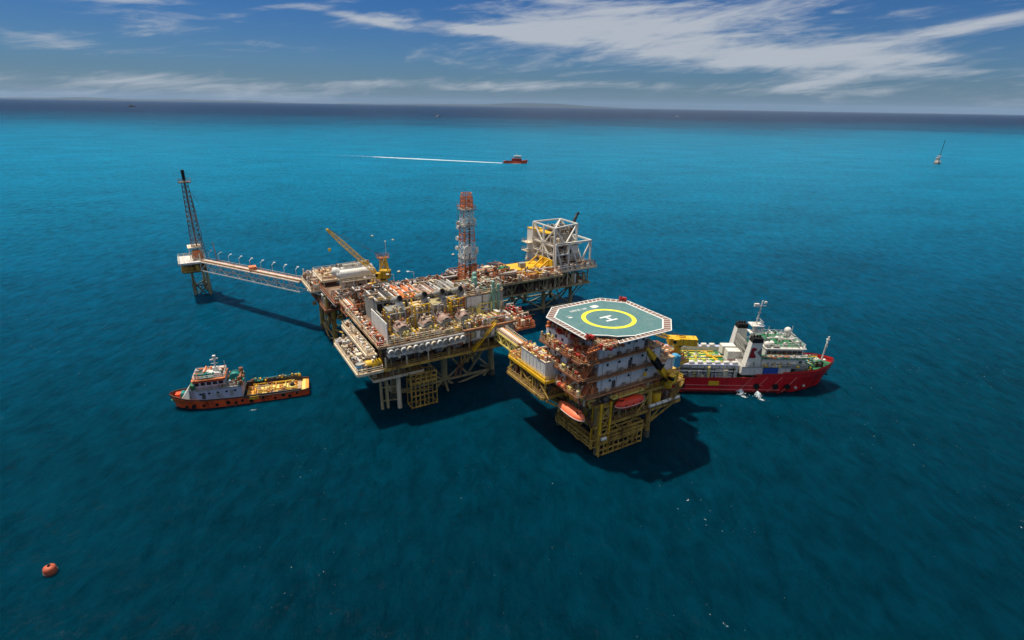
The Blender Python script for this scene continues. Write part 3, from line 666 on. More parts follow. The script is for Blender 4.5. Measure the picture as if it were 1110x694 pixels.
B('body', t, LBLUE, (22.4, -1.6, 15.6), (2.2, 2.0, 3.2)); S('dome', t, LBLUE, (22.4, -1.6, 17.2), 1.0, .5); B('frame', t, DYEL, (22.4, -1.6, 13.85), (2.6, 2.4, .4))

def crane(name, label, base, z0, zt, tip, foot_h, m, mcab, w_=1.3, dark=None, house=(3.0, 2.4, 2.2), gantry=True, gh=1.6):
    a, b = base; t = LT(name, label, 'crane', a, b, z0)
    C('pedestal', t, m, (a, b, z0), (a, b, zt), .9, True); C('slew_ring', t, DGREY, (a, b, zt), (a, b, zt+.4), 1.25, True)
    d = Vector((tip[0]-a, tip[1]-b, 0)).normalized(); rz = math.atan2(d.y, d.x)
    B('machinery_house', t, m, (a-d.x*.9, b-d.y*.9, zt+.4+house[2]/2), house, rz)
    for k in range(5):
        u = (k-2)/5*house[0]; c0 = Vector((a-d.x*.9+d.x*u, b-d.y*.9+d.y*u, zt+.4+house[2]/2)); B('house_rib', t, DYEL, c0, (.14, house[1]+.1, house[2]+.06), rz)
    B('engine_grille', t, DGREY, Vector((a-d.x*(.9+house[0]/2), b-d.y*(.9+house[0]/2), zt+.4+house[2]/2)), (.1, house[1]*.6, house[2]*.6), rz)
    s = Vector((-d.y, d.x, 0)); c = Vector((a, b, zt+1.4))+d*1.0+s*1.5
    cb = B('cab', t, mcab, c, (1.5, 1.3, 1.9), rz); B('cab_window', t, GLASS, c+d*.42+Vector((0, 0, .25)), (.74, 1.36, .9), rz)
    f = Vector((a, b, zt+foot_h))+d*1.2; tp = Vector(tip); mb = MB(); mbd = MB(); mbt = MB(); n = 14
    ax = (tp-f).normalized(); sd = ax.cross(Vector((0, 0, 1))).normalized(); up = sd.cross(ax)
    for k in range(n):
        for (i, j) in ((-1, -1), (1, -1), (1, 1), (-1, 1)):
            def c_(q, i=i, j=j):
                u = q/n; ww = w_/2*min(1, .35+u*4, .45+(1-u)*2.2); return f.lerp(tp, u)+sd*i*ww+up*j*ww*.9
            tgt = mbd if dark and dark[0] <= k/n < dark[1] else (mbt if dark and k/n >= dark[1] else mb)
            tgt.beam(c_(k), c_(k+1), .16)
            i2, j2 = -j, i
            def c2(q, i=i2, j=j2):
                u = q/n; ww = w_/2*min(1, .35+u*4, .45+(1-u)*2.2); return f.lerp(tp, u)+sd*i*ww+up*j*ww*.9
            tgt.beam(c_(k), c2(k+1), .1)
            if dark: 
                tgt.quad([c_(k)*.98+f.lerp(tp, k/n)*.02, c_(k+1)*.98+f.lerp(tp, (k+1)/n)*.02, c2(k+1)*.98+f.lerp(tp, (k+1)/n)*.02, c2(k)*.98+f.lerp(tp, k/n)*.02])
    mb.build('boom', m, t)
    if mbd.f: mbd.build('boom_middle', BLACK, t); mbt.build('boom_tip', m, t)
    if gantry:
        g = Vector((a, b, zt+2.4*(gh > 1)+house[2]+gh+.6))-d*1.2
        for k in (-1, 1): BM('gantry_leg', t, m, Vector((a, b, zt+house[2]+.3))+d*.9+s*k*.9, g+s*k*.3, .25); BM('gantry_leg', t, m, Vector((a, b, zt+house[2]+.3))-d*2+s*k*.9, g+s*k*.3, .25)
        for k in (-.25, .25): BM('pendant', t, DGREY, g+s*k, tp+up*.3+s*k, .07)
    S('sheave', t, m, tp, .45); BM('hoist_wire', t, DGREY, tp, tp-Vector((0, 0, 6)), .07); B('hook_block', t, YEL, tp-Vector((0, 0, 6.3)), (.7, .4, .9))
    return t
crane('pedestal_crane', 'yellow crane with a black middle section on its boom lowered across the white quarters front', (13.4, -8.4), 13.4, 15.2, (3.6, -9.9, 26.2), 1.2, YEL, YEL, 1.3, (.34, .68), (2.6, 2.2, 1.8), False)
crane('pedestal_crane', 'bright yellow crane with a box machinery house right of the helideck above the red ship', (27.3, 2.2), 13.6, 17.6, (10.5, 14, 25.5), 1.6, YEL, YEL, 1.1, None, (7.6, 2.8, 1.9), True, .2)

# ================================================================== BRIDGE central -> quarters
def footbridge(label, p, q, w_, h, m, m2, deckm, n, group=None):
    """covered truss walkway; p, q are the ends of its floor centreline in field coordinates"""
    t = LT('footbridge', label, 'bridge', *p, group)
    p = Vector(p); q = Vector(q); d = (q-p).normalized(); s = Vector((-d.y, d.x, 0)).normalized()*w_/2; u = Vector((0, 0, 1))
    L_ = (q-p).length; rz = math.atan2(d.y, d.x)
    BM('floor', t, deckm, p+u*.1, q+u*.1, .2, w_*.96) if False else None
    mb = MB(); mb.beam(p+u*.1, q+u*.1, w_*.96, .18); mb.build('floor', deckm, t)
    for k in (-1, 1):
        BM('chord', t, m, p+s*k, q+s*k, .38); BM('chord', t, m, p+s*k-u*h, q+s*k-u*h, .38)
        for i in range(n):
            a, b = p.lerp(q, i/n)+s*k, p.lerp(q, (i+1)/n)+s*k
            BM('post', t, m, a, a-u*h, .2)
            if i % 2: BM('brace', t, m, a, b-u*h, .22)
            else: BM('brace', t, m, b, a-u*h, .22)
    mb = MB()
    for i in range(n+1): a = p.lerp(q, i/n)-u*h; mb.beam(a-s, a+s, .2)
    mb.build('cross_member', m, t)
    pp = [tuple(p+s), tuple(q+s)]; rail(t, [(x[0], x[1], x[2]) for x in pp], 0, m2); pp = [tuple(p-s), tuple(q-s)]; rail(t, pp, 0, m2)
    for k, mm, r in ((-.55, RUST, .22), (-.2, CREAM, .18), (.15, WHITE2, .26), (.5, ORNG, .2)): C('pipe', t, mm, p+s*k+u*.5, q+s*k+u*.5, r)
    return t
footbridge('cream footbridge carrying pipes from the central platform to the helideck platform', (-10.6, 33.2, 18.6), (-10.6, 20.8, 18.3), 3.0, 2.6, YELL, CREAM, TAN, 6)

# ================================================================== CENTRAL PLATFORM
M = LT('offshore_platform', 'large central process platform on olive legs, crowded with turbines, pipes and rusty decks', 'oil platform', -24, 45, 0)
jacket(M, [(-38.7, 42.4), (-38.7, 62), (-8.7, 62), (-8.7, 42.4)], 13, .9, zb=1.8, m=OLIVE)
for b in (42.4, 62):
    C('leg', M, OLIVE, (-23.7, b, -4), (-23.7, b, 13), .95)
    C('splash_sleeve', M, CONC, (-23.7, b, -4), (-23.7, b, 1.9), 1.05)
for (p, q) in (((-23.7, 42.4, 11.5), (-16.2, 42.4, 1.9)), ((-8.7, 42.4, 11.5), (-16.2, 42.4, 1.9)), ((-23.7, 42.4, 2), (-19, 42.4, -2)), ((-23.7, 42.4, 2), (-28.5, 42.4, -2)), ((-23.7, 42.4, 2), (-23.7, 62, 2)), ((-8.7, 42.4, 2), (-12.5, 42.4, -2)), ((-23.7, 42.4, 2), (-24.5, 36.5, -1.5))):
    C('brace', M, OLIVE, p, q, .33)
deck(M, -44, -5.5, 33, 64, 14, BROWN, DYEL); deck(M, -50.8, -44.4, 33.2, 56, 14, TAN, CREAM, rl=CREAM)
deck(M, -46.5, -33, 35, 46, 10.6, BROWN, CREAM); rail(M, [(-46.5, 35), (-33, 35)], 10.6, DYEL)
deck(M, -45, -5.5, 33, 64, 20.4, BROWN, TAN); rail(M, [(-45, 64), (-45, 33), (-22, 33)], 20.4, CREAM)
deck(M, -47.4, -45.4, 36, 60, 17.4, TAN, CREAM, joist=False, rl=CREAM); deck(M, -5.2, 1.5, 33.5, 46, 17.4, BROWN, ORNG, rl=ORNG)
rail(M, [(-44, 33), (-5.5, 33)], 14, DYEL)
for a in (-43.6, -38, -32, -26, -20, -14, -8.5):
    BM('post', M, CREAM if a < -30 else OLIVE, (a, 33.3, 14), (a, 33.3, 17), .35)
    BM('post', M, OLIVE, (a, 45, 14), (a, 45, 20), .5); BM('post', M, OLIVE, (a, 63, 14), (a, 63, 20), .5)
clutter(M, -41.5, -18, 39.5, 45.5, 20.6, 190, [CREAM, YELL, YEL, OLIVE, WHITE2, GREY, TAN, RUST], 5.6, seed=301, vert=.45)
clutter(M, -42.5, -18, 45.8, 57, 27.9, 18, [CREAM, WHITE2, TAN, GREY], .8, seed=302)
clutter(M, -43, -20, 32.2, 33, 17, 60, [GREY, RUST, CREAM, DGREY, OLIVE], 2.6, seed=303)
for k in range(13):      # the grey-white band of pods along the front
    a = -42.4+k*1.66
    C('front_pod', M, [WHITE2, GREY, WHITE2, CREAM][k % 4], (a, 31.5, 18.7), (a, 33.6, 18.7), .8); C('pod_face', M, GREY, (a, 31.44, 18.7), (a, 31.5, 18.7), .55)
B('front_girder', M, WHITE2, (-32.5, 32.6, 17.7), (21.4, 1.6, .5)); B('front_girder', M, WHITE2, (-32.5, 32.5, 19.75), (21.4, .5, .4)); B('front_girder', M, GREY, (-14, 33.3, 18.6), (15, .7, 2.2))
for k in range(10): B('front_pod', M, [GREY, OLIVE, WHITE2][k % 3], (-20.6+k*1.5, 32.8, 18.6), (1.2, 1.0, 1.3+.3*(k % 3)))
C('header_pipe', M, GREY, (-43, 32.6, 17.3), (-6, 32.6, 17.3), .45); C('header_pipe', M, RUST, (-22, 32.7, 20.2), (-6, 32.7, 20.2), .3)
for a in (-29.5, -24.6, -18.6): C('knockout_drum', M, GREY, (a, 34.4, 15.9), (a+2.2, 34.4, 15.9), .75)
clutter(M, -43.5, -6, 34.5, 40, 14, 180, [DGREY, RUST, OLIVE, BROWN, GREY], 4.5, seed=70)
clutter(M, -43.5, -6, 55, 63.5, 14, 90, [DGREY, RUST, OLIVE, BROWN], 4.5, seed=71)
clutter(M, -50.3, -44.8, 33.8, 55.6, 14, 230, [CREAM, CREAM, RUST, WHITE2, WHITE, GREY, TAN, OLIVE, DGREY], 1.9, seed=72)
clutter(M, -46.8, -45.6, 37, 60, 17.4, 40, [RUST, WHITE2, CREAM], 1.2, seed=73)
clutter(M, -44.6, -43, 33.5, 63, 20.4, 70, [RUST, CREAM, RED, WHITE2, ORNG], 1.6, seed=74)
clutter(M, -46, -34, 35.5, 44, 10.6, 50, [OLIVE, CREAM, GREY, RUST], 2.8, seed=75)
clutter(M, -20.5, -6, 33.6, 39.5, 20.4, 210, [CREAM, RUST, WHITE2, YELL, OLIVE, ORNG, GREY, WHITE], 1.7, seed=76)
clutter(M, -42, -22, 33.4, 36, 20.4, 90, [CREAM, RUST, YEL, OLIVE, GREY, TAN], 1.4, seed=77)
clutter(M, -4.8, 1.2, 34, 45.6, 17.4, 110, [ORNG, RED, CREAM, RUST, WHITE2], 3.2, seed=78)
clutter(M, -43, -7, 56.5, 63.5, 20.4, 150, [RUST, DGREY, CREAM, ORNG, BROWN], 4, seed=79)
for k in range(10): BM('pipe_rack_run', M, [CREAM, WHITE2, RUST][k % 3], (-50+k*.6, 34+(k % 3), 14.7+.12*(k % 4)), (-50+k*.6, 53-(k % 4), 14.7+.12*(k % 4)), .22)
for k in range(4): C('pipe', M, [WHITE2, CREAM][k % 2], (-46.9+k*.5, 34.5, 15.6+k*.7), (-46.9+k*.5, 62, 15.6+k*.7), .26)
landing(M, (-37.2, 33.6, 0), (-29.8, 33.6, 0), .2, 7.4, 6, DYEL, dep=(0, 3)); landing(M, (-37.2, 33.6, 0), (-29.8, 33.6, 0), 7.5, 10.2, 5, DYEL, dep=(0, 3))
for a in (-42.4, -44.0): C('riser', M, OLIVE, (a, 37.8, -3), (a, 37.8, 14), .4)
C('riser', M, CREAM, (-39.6, 36.4, -3), (-39.6, 36.4, 13), .62)
C('riser', M, DYEL, (-41.6, 40.8, -3), (-41.6, 40.8, 13), .5); BM('brace', M, OLIVE, (-44, 37.8, 6.5), (-39.6, 36.6, 6.5), .25); BM('brace', M, OLIVE, (-44, 37.8, 2.5), (-39.6, 36.6, 2.5), .25)
for a in (-22, -20.6): C('riser', M, RUST, (a, 38.6, 4), (a+3, 38.6, 13), .25)
mb = MB(); truss_panel(mb, (-21.6, 35, 13.2), (-17.5, 35, 13.2), (-21.6, 35, 9.6), (-18, 35, 9.4), 2, .22); mb.build('hanging_frame', DYEL, M)
stairs(M, (-19.2, 32.4, 14), (-12.2, 32.4, 21), 1.1, YEL)
t = LT('storage_drum', 'orange yellow horizontal drum on the lower front left deck', 'tank', -46.5, 35.4, 14)
C('shell', t, YEL, (-48.2, 35.2, 15.2), (-44.2, 35.2, 15.2), 1.15, True); B('saddle', t, DYEL, (-47.4, 35.2, 14.3), (.6, 2, .6)); B('saddle', t, DYEL, (-45, 35.2, 14.3), (.6, 2, .6))
t = LT('small_tank', 'pale blue round tank at the left front corner of the central platform', 'tank', -49.6, 35.2, 14)
C('shell', t, LBLUE, (-49.8, 35.3, 14.2), (-49.8, 35.3, 15.8), .9); C('rim', t, GREY, (-49.8, 35.3, 15.8), (-49.8, 35.3, 15.95), .95)
t = LT('tarpaulin_bundle', 'lavender grey covered bundle at the far left corner of the central platform lower deck', 'bundle', -50, 54, 14)
B('cover', t, LAV, (-49.4, 54.2, 14.6), (2.2, 2.4, 1.1), .2); C('roll', t, LAV, (-49.9, 52.4, 15.0), (-48.2, 53.2, 15.0), .5)
t = LT('firewall', 'tall cream white blast wall on the left side of the central platform', 'wall', -42.6, 41, 20.4)
for k in range(6):
    B('wall_panel', t, WHITE, (-42.4+.0*k, 33.9+1.06+k*2.12, 23.1), (.22+.05*(k % 2), 2.1, 5.4))
for b in (36, 41.5, 47.5): BM('stay', t, RUST, (-42.4, b, 25), (-40.6, b, 20.5), .18)
rnd = random.Random(5)
for (a, b), wh in zip(((-47.8, 40.5), (-46.3, 44), (-49.3, 44.8), (-47.6, 48.5), (-49, 50.6), (-45.8, 51.6)), ('nearest the orange yellow drum', 'in the middle, on the inner side', 'in the middle, on the outer sea side', 'fourth from the drum', 'beside the lavender covered bundle', 'farthest from the drum, inner side')):
    skid(a, b, 14, rnd, 'pale skid on the lower left pipe deck, '+wh, 'skids on the lower left deck', [CREAM, WHITE2, GREY, TAN, WHITE])
for (a, b), wh in zip(((-18.4, 35.6), (-15.2, 36.4), (-12, 35.2), (-9.2, 37), (-16.8, 38.6), (-12.6, 38.8)), ('front row, beside the last pink housing', 'front row, second from the pink housing', 'front row, by the yellow stair top', 'front row, below the green vessels', 'back row, left one', 'back row, right one')):
    skid(a, b, 20.4, rnd, 'skid before the long grey module: '+wh, 'skids before the grey module', [CREAM, YELL, RUST, WHITE2, OLIVE], .9)

# turbine packages with their pink housings, yellow frames and black exhaust mouths
tl = ['first turbine package from the left, nearest the white wall', 'second turbine package from the left with yellow scaffold frame', 'third turbine package from the left, grey', 'fourth turbine package from the left beside the grey module, yellow frame']
for k in range(4):
    a = [-37.6, -30.6, -25.4, -19.9][k]
    t = LT('turbine_package', tl[k]+', on the central platform', 'turbine', a, 42, 20.4, 'turbine packages in a row on the central platform')
    B('skid_base', t, YEL, (a, 39.9, 20.7), (4.4, 10.6, .5))
    # rounded housing facing front
    mb = MB(); K = 9; rows = []
    for y in (35.4, 35.9, 39.2, 39.6):
        rr = 1.65 if 35.6 < y < 39.5 else 1.3
        rows.append([(a+rr*math.cos(math.pi*j/(K-1)), y, 22.5+rr*1.05*math.sin(math.pi*j/(K-1))) for j in range(K)])
    mb.grid(rows); mb.build('housing', PINK, t, smooth=True)
    B('housing_base', t, GREY, (a, 37.5, 21.8), (3.7, 4.1, 1.7)); B('end_plate', t, GREY, (a, 35.35, 22.4), (2.6, .1, 2.2))
    C('inlet_pipe', t, DGREY, (a-1.2, 35, 22.2), (a-1.2, 33.4, 20.8), .35)
    clutter(t, a-2.2, a+2.2, 34.2, 36.6, 20.9, 16, [YEL, YELL, RUST, CREAM, OLIVE], 1.6, seed=190+k); clutter(t, a+1.6, a+2.6, 35.5, 40, 20.9, 14, [YEL, YELL, RUST, CREAM, OLIVE], 3.0, seed=290+k); clutter(t, a-1.3, a+1.3, 36.2, 39.4, 23.6, 8, [PINK, GREY, RUST, CREAM], 1.1, seed=390+k)
    B('enclosure', t, [GREY, CREAM, OLIVE, GREY][k], (a, 43, 23.6), (3.8, 4.6, 5.6))
    clutter(t, a-2, a+2, 40, 41.3, 21, 22, [CREAM, OLIVE, GREY, YEL, RUST, WHITE2], 5.4, seed=90+k, vert=.6)
    C('duct', t, WHITE2 if k == 0 else GREY, (a+1.7, 41.2, 21), (a+1.7, 41.2, 27.2), .85, True)
    C('duct_elbow', t, WHITE2 if k == 0 else GREY, (a+1.7, 41.2, 27), (a+1.1, 43.4, 28.6), .85, True)
    C('exhaust_stack', t, GREY, (a+.5, 44.2, 28.0), (a+1.5, 41.2, 29.3), .82, True); C('exhaust_mouth', t, BLACK, (a+1.5, 41.2, 29.3), (a+1.53, 41.1, 29.34), .7, True)
    C('exhaust_rim', t, DGREY, (a+1.42, 41.45, 29.2), (a+1.5, 41.22, 29.29), .88, True)
    if k in (1, 3):
        for x in (-2.1, 2.0):
            for y in (39.9, 42.2): BM('frame_post', t, YEL, (a+x, y, 20.9), (a+x, y, 27), .28)
        for z in (23, 25, 27):
            for y in (39.9, 42.2): BM('frame_beam', t, YEL, (a-2.1, y, z), (a+2, y, z), .24)
            for x in (-2.1, 2.0): BM('frame_beam', t, YEL, (a+x, 39.9, z), (a+x, 42.2, z), .24)
    B('yellow_platform', t, YEL, (a, 40.3, 21.4), (4.3, 1.3, .16)); rail(t, [(a-2.1, 39.7), (a+2.1, 39.7)], 21.5, YEL)
t = LT('exhaust_stack', 'fifth black mouthed exhaust duct, beside the radio tower foot', 'exhaust', -17.6, 48, 26)
C('duct', t, GREY, (-18.2, 49.5, 24.6), (-16.6, 44.8, 27.4), .95, True); C('mouth', t, BLACK, (-16.6, 44.8, 27.4), (-16.57, 44.72, 27.44), .82, True); C('foot', t, GREY, (-18, 49, 20.4), (-18, 49, 25), .9, True)

# ribbed roofs of the intake houses behind
rf = [('dark grey louvred', DGREY, -41.2, 5.6), ('rust orange', ORNG, -34.6, 6.6), ('pale pink', PINK, -28.4, 4.6), ('grey', GREY, -22.6, 6.2)]
for nm, m, a, w_ in rf:
    t = LT('intake_house', nm+' roofed intake house with pale beams behind the turbine packages', 'equipment house', a+w_/2, 51, 20.4)
    B('body', t, CREAM if m is ORNG else GREY, (a+w_/2, 51.5, 24), (w_-.2, 11.2, 7.0))
    B('roof', t, m, (a+w_/2, 51.5, 27.62), (w_, 11.6, .24))
    n = int(w_/1.3)
    for k in range(n+1): B('roof_beam', t, WHITE2 if k % 2 == 0 else m, (a+.25+k*(w_-.5)/n, 51.5, 27.95), (.35, 11.8, .42))
    for k in range(3): B('louvre_panel', t, BLACK if m is DGREY else DGREY, (a+w_*(k+.5)/3, 45.85, 24.5), (w_/3-.5, .12, 5))
    rail(t, [(a, 45.7), (a+w_, 45.7)], 27.75, YEL, .9)
    clutter(t, a, a+w_, 55, 57.5, 27.7, 10, [WHITE2, DGREY, RUST], 1.2, seed=int(110-a))
B('back_catwalk', M, DGREY, (-24, 66, 24.4), (37, 2.4, .4)); rail(M, [(-42.5, 67.1), (-5.5, 67.1)], 24.6, GREY)
clutter(M, -42, -6, 65, 67, 24.6, 110, [DGREY, GREY, RUST, WHITE2, BROWN], 1.6, seed=80)
clutter(M, -42, -16, 58, 64.5, 24.0, 150, [DGREY, GREY, RUST, WHITE2, ORNG, BROWN], 2.4, seed=81)
for a in range(-41, -5, 5): BM('post', M, RUST, (a, 66, 20), (a, 66, 24.2), .3); 
C('pipe', M, GREY, (-42, 64.6, 25.3), (-6, 64.6, 25.3), .45); C('pipe', M, WHITE2, (-42, 63.5, 25.9), (-8, 63.5, 25.9), .3)

# grey separator module with rounded right end and green columns
t = LT('process_module', 'long light grey module with a rounded right end, right of the turbine packages', 'process module', -13, 43, 20.4)
pts = [(-20.5+2.6, 39.8)] + [(-7.2+2.6*math.sin(x), 42.4-2.6*math.cos(x)) for x in [i*math.pi/16 for i in range(0, 9)]] + [(-4.6, 46)] + [(-7.2+2.6*math.cos(x), 46+2.6*math.sin(x)) for x in [i*math.pi/16 for i in range(1, 9)]] + [(-17.9, 48.6)]
mb = MB(); mb.prism(pts, 20.6, 27.2); mb.build('shell', GREY, t); mb = MB(); mb.prism([(p[0]*1.002, p[1]+(.12 if p[1] > 44 else -.12)) for p in pts], 27.2, 27.45); mb.build('roof_plate', TAN, t)
B('wall_panel', t, WHITE2, (-15, 39.7, 23.9), (4.5, .12, 6)); B('wall_panel', t, WHITE2, (-10, 39.7, 23.9), (4.6, .12, 6))
rail(t, [(-17.5, 39.9), (-7, 39.9), (-4.8, 43), (-4.8, 46), (-7, 48.4)], 27.45, CREAM)
clutter(t, -17.5, -5.6, 40.4, 48, 27.45, 120, [TAN, CREAM, GREY, RUST, GREEN, OLIVE, WHITE2], 2.2, seed=83)
clutter(t, -17.5, -5.6, 39.0, 39.6, 20.6, 40, [YELL, CREAM, OLIVE, WHITE2], 4.0, seed=84)
for k, (a, b, h) in enumerate(((-9.3, 39.0, 30.6), (-7.4, 39.6, 29.4), (-13.4, 42.5, 31.4), (-12.0, 45.4, 31.8))):
    t = LT('green_column', ['tall pale green vessel standing at the front of the grey module', 'green vessel right of the tallest one at the grey module front', 'green vessel on the roof of the grey module, front left', 'green vessel on the roof of the grey module, back'][k], 'pressure vessel', a, b, 20.4 if k < 2 else 27.4)
    z0 = 20.6 if k < 2 else 27.5; r = .46 if k < 2 else .7
    C('shell', t, GREEN, (a, b, z0), (a, b, h), r, True); S('dome', t, GREEN, (a, b, h), r, .6); C('flange', t, GREY, (a, b, h-2), (a, b, h-1.8), r*1.15, True); C('pipe', t, GREEN, (a-.9, b, z0), (a-.9, b, h-1), .16)

# radio tower
def lattice(par, c, z0, z1, w0, w1, bands, leg_m, n_name='tower_section'):
    n = len(bands)
    for k in range(n):
        za, zb = z0+(z1-z0)*k/n, z0+(z1-z0)*(k+1)/n; wa, wb = w0+(w1-w0)*k/n, w0+(w1-w0)*(k+1)/n
        mb = MB(); m = bands[k]
        A_ = [(c[0]+x*wa/2, c[1]+y*wa/2, za) for x, y in ((-1, -1), (1, -1), (1, 1), (-1, 1))]
        B_ = [(c[0]+x*wb/2, c[1]+y*wb/2, zb) for x, y in ((-1, -1), (1, -1), (1, 1), (-1, 1))]
        for i in range(4):
            j = (i+1) % 4; mb.beam(A_[i], B_[i], .24); mb.beam(A_[i], A_[j], .15)
            mid = lambda p, q, u: tuple(x+(y-x)*u for x, y in zip(p, q))
            for u0, u1 in ((0, .5), (.5, 1)):
                mb.beam(mid(A_[i], B_[i], u0), mid(A_[j], B_[j], u1), .12); mb.beam(mid(A_[j], B_[j], u0), mid(A_[i], B_[i], u1), .12)
            mb.beam(mid(A_[i], B_[i], .5), mid(A_[j], B_[j], .5), .14)
        mb.build(n_name, m, par)
T = LT('radio_tower', 'tall orange and white banded lattice radio tower with dishes on the central platform', 'radio tower', -6.8, 60.5, 20.4)
lattice(T, (-6.8, 60.5), 20.6, 51.5, 4.7, 2.6, [WHITE2, ORNG, ORNG, WHITE, WHITE, ORNG, WHITE, WHITE, ORNG], None)
C('central_duct', T, DGREY, (-6.2, 59.9, 20.6), (-6.2, 59.9, 44), .28); C('central_duct', T, ORNG, (-7.4, 61, 20.6), (-7.4, 61, 48), .3)
for z in (32, 42.5, 47.5): B('rest_platform', T, GREY, (-6.8, 60.5, z), (4.4, 4.4, .2)); rail(T, [(-9, 58.3), (-4.6, 58.3), (-4.6, 62.7), (-9, 62.7)], z+.1, ORNG if z > 46 else WHITE2, closed=True)
for i, (da, db, z, r, sx) in enumerate(((-2.9, .9, 35.6, .75, -1), (-2.6, 1, 38.6, .8, -1), (-2.5, .8, 42, .65, -1), (-1.2, -2.7, 35.6, 1.5, 0), (2.5, -1.3, 34.6, 1.4, 1), (2.1, -.8, 44, .8, 1))):
    a, b = -6.8+da, 60.5+db; d = Vector((sx, -.8 if sx != -1 else -.2, 0)).normalized()
    C('dish', T, WHITE, (a, b, z), (a+d.x*.5, b+d.y*.5, z), r*.85, True); C('dish_bracket', T, GREY, (a-d.x*1, b-d.y*1, z), (a, b, z), .12)
mb = MB()
for k in range(14):
    t_ = 2*math.pi*k/14; mb.beam((-6.8+1.5*math.cos(t_), 60.5+1.5*math.sin(t_), 48.2), (-6.8+1.5*math.cos(t_), 60.5+1.5*math.sin(t_), 52.3), .14)
for z in (48.6, 50, 51.2, 52.3): 
    for k in range(14):
        t_, t2 = 2*math.pi*k/14, 2*math.pi*(k+1)/14; mb.beam((-6.8+1.6*math.cos(t_), 60.5+1.6*math.sin(t_), z), (-6.8+1.6*math.cos(t2), 60.5+1.6*math.sin(t2), z), .2)
mb.build('top_cage', ORNG, T)
BM('whip_antenna', T, GREY, (-10, 60.5, 43.5), (-10, 60.5, 50.5), .08); BM('antenna_arm', T, GREY, (-8.2, 60.5, 43.6), (-10, 60.5, 43.6), .12); B('antenna_box', T, WHITE2, (-9.7, 60.5, 43.4), (1.2, .5, .9))
for k in range(16):
    rnd2 = random.Random(k+300); z = 26+rnd2.random()*6; B('equipment_box', T, rnd2.choice([ORNG, RUST, WHITE2]), (-6.8+rnd2.uniform(-3, 3), 60.5+rnd2.uniform(-3, 3), z), (rnd2.uniform(.4, 1.2), rnd2.uniform(.4, 1), rnd2.uniform(.4, 1.3)))

# small lamp masts
def lampmast(label, a, b, z, h, arm=(0, 1), group=None, m=None):
    t = LT('lamp_post', label, 'lamp', a, b, z, group); m = m or WHITE2
    BM('pole', t, m, (a, b, z), (a, b, z+h), .12); BM('arm', t, m, (a, b, z+h), (a+arm[0]*1.6, b+arm[1]*1.6, z+h+.35), .12); B('lamp_head', t, WHITE, (a+arm[0]*1.9, b+arm[1]*1.9, z+h+.4), (.75, .75, .2))
for a in (-36, -29, -22.5): lampmast('thin lamp post on the back catwalk of the central platform, '+{-36: 'nearest the yellow crane', -29: 'middle one', -22.5: 'nearest the radio tower'}[a], a, 66.5, 24.6, 3.6, (-1, 0), 'lamp posts on the back catwalk')

# ================================================================== WELLHEAD PLATFORM (back right)
Wp = LT('offshore_platform', 'back right wellhead platform with dark underside carrying the white truss frame', 'oil platform', 30, 80, 0)
jacket(Wp, [(22, 80), (22, 94), (49, 94), (49, 80)], 11, .75, zb=2, m=OLIVE); 
for b in (80, 94): C('leg', Wp, OLIVE, (36, b, -4), (36, b, 11), .8); C('splash_sleeve', Wp, CONC, (36, b, -4), (36, b, 1.8), .9)
C('leg', Wp, OLIVE, (8, 80, -4), (8, 80, 11), .8)
deck(Wp, 2, 54, 74, 94, 12, BROWN, OLIVE); deck(Wp, -3, 38, 70.5, 90, 18, BROWN, OLIVE, rl=RUST); deck(Wp, 38.3, 57, 74, 97.4, 18.2, TAN, CREAM, rl=WHITE2)
for a in range(4, 54, 7): BM('post', Wp, OLIVE, (a, 74.4, 12), (a, 74.4, 17.4), .4); BM('post', Wp, OLIVE, (a, 89.5, 12), (a, 89.5, 17.4), .4)
for a in range(4, 46, 7): BM('brace', Wp, OLIVE, (a, 74.4, 12.2), (a+3.5, 74.4, 17.2), .28); BM('brace', Wp, OLIVE, (a+7, 74.4, 12.2), (a+3.5, 74.4, 17.2), .28)
for a in (10, 22, 36, 49): BM('brace', Wp, OLIVE, (a, 74.4, 11.5), (a, 80, 5), .4)
BM('brace', Wp, OLIVE, (54, 76, 12), (49.4, 80, 4), .35)
clutter(Wp, -2.5, 20, 71, 89, 18, 260, [RUST, ORNG, CREAM, BROWN, WHITE2, DGREY, RUST], 3.2, seed=120)
clutter(Wp, 20, 37.5, 71, 80, 18, 130, [RUST, ORNG, CREAM, BROWN, YEL, WHITE2], 2.0, seed=121)
clutter(Wp, 5, 53, 74.6, 80, 12, 170, [DGREY, RUST, OLIVE, BROWN, CREAM], 4.5, seed=122)
clutter(Wp, 39, 56.5, 74.5, 77.5, 18.2, 90, [RUST, WHITE2, CREAM, PINK, GREY], 2.0, seed=123)
B('yellow_deck', Wp, YEL, (27, 84.5, 18.9), (20, 9, .5)); B('yellow_wall', Wp, YEL, (36.6, 80, 20.4), (.4, 9, 4)); 
for k in range(3): BM('yellow_brace', Wp, YEL, (36.4, 78+4*k, 22), (32, 78+4*k, 19), .5)
B('equipment_box', Wp, GREY, (27.5, 83, 20), (2.4, 2, 1.8)); B('equipment_box', Wp, DGREEN, (18, 82, 19.8), (5, 3, 1.6)); B('equipment_box', Wp, CREAM, (12.5, 84, 19.9), (3, 2.4, 2.4))
for k, a in enumerate((0.5, 5, 9.5)):
    skid(a, 86, 18, rnd, ['cream and rust skid directly right of the radio tower', 'second cream and rust skid right of the radio tower', 'third cream and rust skid right of the radio tower, nearest the green box'][k], 'skids by the radio tower on the back right platform', [CREAM, RUST, ORNG])
V = LT('truss_module', 'white tubular truss frame module around grey equipment on the back right platform', 'truss module', 47, 84, 18.2)
def tr(p, q, w_=.5, m=WHITE): return BM('truss_member', V, m, p, q, w_)
